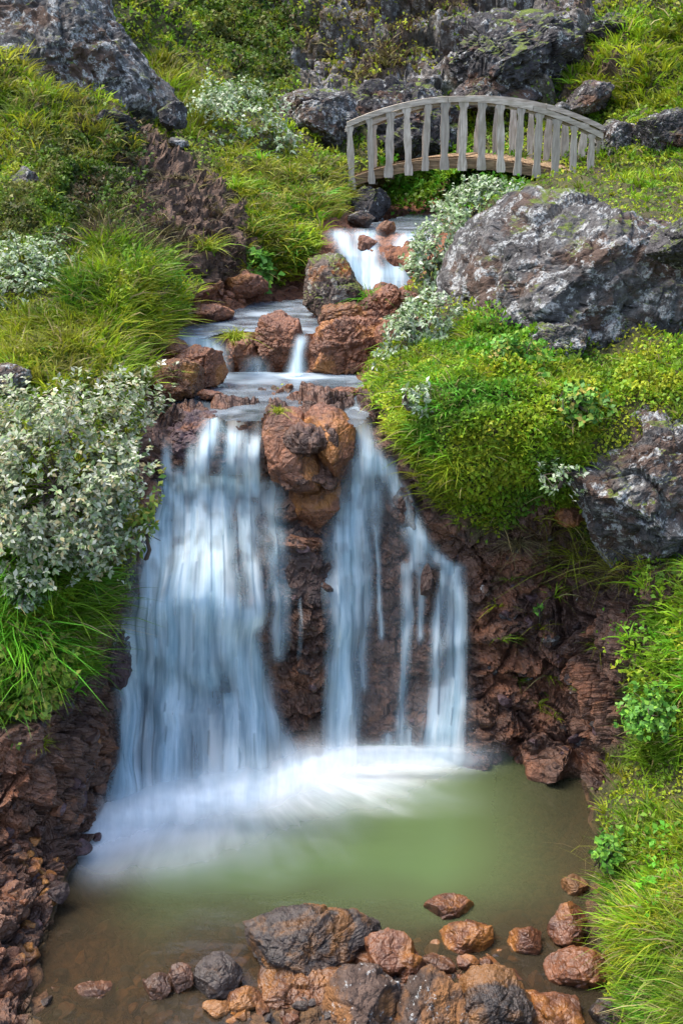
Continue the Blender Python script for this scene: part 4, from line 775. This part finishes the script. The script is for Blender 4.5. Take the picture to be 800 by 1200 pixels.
# ---- shrubs: stems in a crown of leaf rosettes
def tube(acc_v, acc_f, pts, r0, r1, base):
    n = len(pts)
    for k, p in enumerate(pts):
        r = r0 + (r1 - r0) * k / (n - 1)
        for e in range(4): acc_v.append((p[0] + r * math.cos(e * 1.571), p[1] + r * math.sin(e * 1.571), p[2]))
    for k in range(n - 1):
        for e in range(4): a = base + k * 4 + e; b = base + k * 4 + (e + 1) % 4; acc_f.append((a, b, b + 4, a + 4))
    return base + 4 * n
LEAFK = []
def shrub(label, poly, Y, dep, nros, lpx, rg, cols, mat='silver', name='willow_shrub', cat='shrub', nl=7, wk=.5, single=0, stems=5, group=None, seed=0, up=.5, lumps=.85):
    poly_ = np.array(poly, float); c = (poly_.max(0) + poly_.min(0)) / 2; D = unit(rg.normal(size=(nros * 3, 3))); D = D[D[:, 1] < .45][:nros]
    m = mpp(c[1], Y); e = (poly_ - c) * [1, -1]; th = np.linspace(-math.pi, math.pi, 91); rr = np.zeros(91)
    for k in range(len(e)):
        a = e[k]; b = e[(k + 1) % len(e)]; d = b - a
        for i, t in enumerate(th):
            w_ = (math.cos(t), math.sin(t)); den = w_[0] * d[1] - w_[1] * d[0]
            if abs(den) < 1e-9: continue
            r = (a[0] * d[1] - a[1] * d[0]) / den; s = (a[0] * w_[1] - a[1] * w_[0]) / den
            if r > 0 and -1e-6 <= s <= 1 + 1e-6: rr[i] = max(rr[i], r)
    rho = np.hypot(D[:, 0], D[:, 2]) ** .75; ph = np.arctan2(D[:, 2], D[:, 0]); R2 = np.interp(ph, th, rr) * m
    q = np.stack([np.cos(ph) * rho * R2, np.zeros(len(D)), np.sin(ph) * rho * R2], 1); X = q[:, :1] * RT + q[:, 2:] * UPV + (D[:, 1] * dep)[:, None] * np.array([0, 1, 0])
    X *= ((.55 + .47 * rg.random(len(X)) ** .5) * (1 + lumps * fbm(D * 2.6 + seed, 3, 500 + seed)) * np.where(rg.random(len(X)) < .1, 1.14, 1))[:, None]
    ctr = at(c[0], c[1], Y); bot = poly_[:, 1].max(); base = at(c[0], bot - 6, Y + dep * .2); root = empty(name, base); tag(root, label, cat, group); C0 = ctr - base
    tips = X + C0; ax = unit(unit(X) * .8 + [0, -.15, up] + rg.normal(size=X.shape) * .35)
    acc = Acc(); n = len(tips); k = nl; A = np.repeat(ax, k, 0); T0 = np.repeat(tips, k, 0); o = unit(np.cross(A, rg.normal(size=A.shape)))
    L = lpx * m * rg.uniform(.6, 1.3, n * k); la = unit(A * rg.uniform(.15, .9, (n * k, 1)) + o); nr = unit(A * .7 + [0, -.1, .6] + rg.normal(size=A.shape) * .35)
    T0 = T0 - A * (rg.random((n * k, 1)) * L[:, None] * 1.6); cc = np.array(cols); ci_ = cc[np.minimum((rg.random(n * k) ** 1.2 * len(cc)).astype(int), len(cc) - 1)]
    lb2 = ci_ * np.repeat(rg.uniform(.75, 1.2, (n, 1)), k, 0) * rg.uniform(.8, 1.2, (n * k, 1))
    front = np.argsort(T0[:, 1] + rg.normal(0, .06, n * k))[:single * 4:4] if single else np.array([], int); msk = np.ones(n * k, bool); msk[front] = False
    leaves(acc, T0[msk], la[msk], nr[msk], L[msk], (L * wk)[msk], lb2[msk], .2); f = obj('foliage', acc.mesh('foliage', M[mat]), root); f['kind'] = 'stuff'
    for i in front:
        a1 = Acc(); key = (mat, i % 10, tuple(np.round(cc[i % len(cc)], 3)))
        me = next((x for kk, x in LEAFK if kk == key), None)
        if me is None:
            ux = np.array([[1., 0, 0]]); leaves(a1, np.zeros((1, 3)), ux, np.array([[0, 0, 1.]]), np.ones(1), np.ones(1) * wk * rg.uniform(.85, 1.15), cc[None, i % len(cc)] * rg.uniform(.85, 1.15), .22); me = a1.mesh('leaf', M[mat]); LEAFK.append((key, me))
        lo = obj('leaf', me, root, Vector(T0[i])); z = Vector(np.cross(la[i], np.cross(nr[i], la[i]))).normalized(); x = Vector(la[i]).normalized(); y = z.cross(x)
        from mathutils import Matrix
        lo.rotation_euler = Matrix((x, y, z)).transposed().to_euler(); lo.scale = (float(L[i]),) * 3
    ends = tips[rg.choice(n, min(n, stems * 7), replace=False)]
    for s_ in range(stems):
        av, af = [], []; b = 0; b0 = np.array([rg.normal(0, dep * .2), rg.normal(0, dep * .15), 0]); mid = b0 * .5 + C0 * rg.uniform(.5, .9) + rg.normal(0, .04, 3)
        b = tube(av, af, [b0, b0 * .6 + mid * .4 + rg.normal(0, .015, 3), mid], .014, .008, b)
        for t in ends[s_ * 7:s_ * 7 + 7]: b = tube(av, af, [mid, mid * .5 + t * .5 + rg.normal(0, .03, 3) - [0, 0, .02], t], .005, .002, b)
        obj('stem', npmesh('stem', np.array(av), np.array(af), M['bark']), root)
    return root
SIL = [(.28, .34, .19), (.38, .41, .28), (.20, .28, .12), (.50, .51, .40), (.11, .17, .05), (.33, .29, .15)]
SI2 = [(.24, .33, .17), (.36, .43, .29), (.17, .26, .10), (.46, .50, .38), (.12, .20, .06)]
GRN = [(.09, .25, .03), (.13, .31, .035), (.18, .36, .04), (.07, .18, .03)]
YGL = [(.20, .30, .04), (.30, .36, .05), (.12, .22, .03), (.36, .30, .06)]
shrub('large silver-leaved willow bush left of the broad waterfall', [(-40, 480), (30, 458), (100, 446), (152, 454), (168, 470), (162, 520), (170, 560), (158, 615), (125, 650), (85, 664), (40, 636), (-40, 634)], 5.55, .42, 2000, 7.6, rg, SIL, single=300, stems=7, seed=1)
shrub('silver willow bush at the left edge above the green grass', [(-40, 300), (20, 280), (70, 288), (112, 330), (116, 362), (60, 388), (0, 376), (-40, 370)], 7.8, .4, 700, 6.5, rg, SI2, seed=2, up=.9)
shrub('upright silver willow against the left side of the huge boulder', [(476, 300), (488, 268), (512, 244), (540, 256), (532, 300), (524, 335), (490, 340)], 8.6, .28, 300, 6.2, rg, SI2, seed=3, up=.9)
shrub('silver willow spilling over the turf beside the red boulders', [(440, 412), (460, 372), (490, 340), (524, 338), (538, 372), (515, 396), (470, 420)], 7.25, .24, 320, 6.5, rg, SI2, seed=4, up=.8)
shrub('pale willow bush on the slope left of the bridge', [(176, 165), (205, 122), (245, 100), (300, 95), (330, 118), (346, 165), (330, 190), (250, 196), (190, 186)], 12.3, .6, 620, 6, rg, SI2, seed=5, up=.9, lumps=.7)
shrub('pale willow under the footbridge', [(508, 236), (545, 208), (600, 206), (612, 228), (575, 262), (524, 278)], 10.6, .4, 420, 6.5, rg, SI2, seed=6, up=.9, lumps=.5)
shrub('small silver sprig on the front of the right turf mound', [(470, 462), (484, 442), (504, 450), (508, 478), (488, 488)], 6.12, .1, 20, 8, rg, SI2, seed=7, stems=2)
shrub('silver sprig in the grass below the large willow', [(4, 690), (22, 650), (48, 660), (52, 700), (30, 724)], 5.2, .1, 50, 10, rg, SI2, seed=8, stems=2)
shrub('pale leafed sprig at the lower edge of the right turf', [(622, 560), (640, 534), (676, 540), (690, 565), (655, 578)], 5.82, .1, 24, 7, rg, SI2, seed=9, stems=2)
shrub('yellow-green leafy shrub at the foot of the left bank vegetation', [(-20, 760), (20, 720), (70, 736), (92, 780), (60, 822), (0, 838), (-20, 830)], 5.15, .18, 240, 9, rg, YGL, 'leaf', 'leafy_plant', 'plant', wk=.6, seed=10, stems=3)
shrub('yellow-green twigs at the right edge of the large willow', [(140, 640), (160, 600), (186, 590), (188, 540), (176, 640), (150, 660)], 5.5, .12, 60, 9, rg, YGL, 'leaf', 'leafy_plant', 'plant', wk=.55, seed=101, stems=2)
shrub('bright green broad-leaved plant at the foot of the grassy mound by the stream', [(278, 305), (292, 292), (316, 294), (324, 318), (308, 332), (286, 326)], 9.6, .16, 70, 9, rg, GRN, 'leaf', 'leafy_plant', 'plant', wk=.8, seed=11, stems=2, nl=5)
shrub('bright green leafy plant in the grass above the stream', [(298, 242), (308, 222), (328, 226), (332, 250), (316, 262)], 10.6, .14, 50, 8, rg, GRN, 'leaf', 'leafy_plant', 'plant', wk=.8, seed=12, stems=2, nl=5)
shrub('bright green broad-leaved plant hanging at the right edge over the pool', [(720, 838), (742, 806), (772, 798), (788, 824), (776, 852), (746, 860)], 5.05, .16, 150, 7, rg, GRN, 'leaf', 'leafy_plant', 'plant', wk=.8, seed=13, stems=3, nl=5)
shrub('lobed green plant on the tip of the near grassy mound', [(690, 1000), (702, 976), (726, 976), (730, 998), (708, 1012)], 4.42, .1, 60, 7, rg, GRN, 'leaf', 'leafy_plant', 'plant', wk=.85, seed=14, stems=2, nl=5)
shrub('bright green creeping plant on the right turf below the huge boulder', [(560, 410), (585, 390), (630, 398), (650, 425), (630, 445), (580, 440)], 6.5, .16, 150, 8, rg, GRN + YGL, 'leaf', 'leafy_plant', 'plant', wk=.7, seed=15, stems=3, nl=5)
shrub('bright green leafy plant at the edge of the right turf by the grey rock face', [(640, 470), (660, 446), (700, 452), (720, 470), (690, 492), (655, 494)], 6.0, .14, 110, 8, rg, GRN + YGL, 'leaf', 'leafy_plant', 'plant', wk=.7, seed=16, stems=3, nl=5)
shrub('tiny green plant on the dark cliff face', [(622, 712), (630, 706), (638, 714), (630, 722)], 6.16, .03, 10, 6, rg, GRN, 'leaf', 'leafy_plant', 'plant', wk=.8, seed=17, stems=1, nl=4)
shrub('tiny green plant lower on the cliff right of the first', [(680, 746), (688, 738), (696, 746), (688, 754)], 6.06, .03, 10, 6, rg, GRN, 'leaf', 'leafy_plant', 'plant', wk=.8, seed=18, stems=1, nl=4)
# ---- single tufts of grass
def tuft(label, u, v, Y, n, L, pal, rg, droop=.7, spread=.6, wpx=1.6):
    a = Acc(); p = at(u, v, Y); P_ = np.zeros((n, 3)) + rg.normal(size=(n, 3)) * [L * .12, L * .12, L * .04]; s = Y / F
    N_ = unit(np.array([[0, -.3, 1.]]) + rg.normal(size=(n, 3)) * .35); blades(a, P_, N_, L * rg.uniform(.6, 1.2, n), np.full(n, wpx * s), palcol(P_ + p, pal, rg), rg, spread, droop)
    return tag(obj('grass_tuft', a.mesh('grass_tuft', M['blade']), None, Vector(p)), label, 'grass tuft')
tuft('yellow tuft of grass alone on the dark earth slope', 241, 296, 9.2, 160, .28, 'yellow', rg)
tuft('green tuft of grass on the brown rock splitting the cascade', 276, 398, 7.72, 120, .16, 'bright', rg, .9)
tuft('green tuft beside the lichen-crusted rock in the stream', 434, 358, 8.6, 130, .26, 'lush', rg)
tuft('small tuft on the left top of the red rock outcrop', 326, 484, 6.2, 90, .08, 'yellow', rg)
tuft('dry tuft hanging on the cliff under the right turf', 606, 640, 6.2, 110, .16, 'straw', rg, 1.2)
tuft('thin yellow tuft on the dark cliff', 706, 760, 5.9, 60, .13, 'yellow', rg, .9)
tuft('grass tuft growing in the bottom left corner of the shore', 8, 1196, 3.95, 60, .12, 'yellow', rg)
tuft('green sprig beside the lone stone at lower left', 138, 1166, 4.1, 16, .05, 'bright', rg)
tuft('small green tuft on the rust ledge of the left bank', 48, 874, 5.0, 90, .09, 'mix', rg)
tuft('long dry grass stems leaning over the pool from the near mound', 688, 1000, 4.55, 22, .30, 'straw', rg, .5, .8, 1.0)
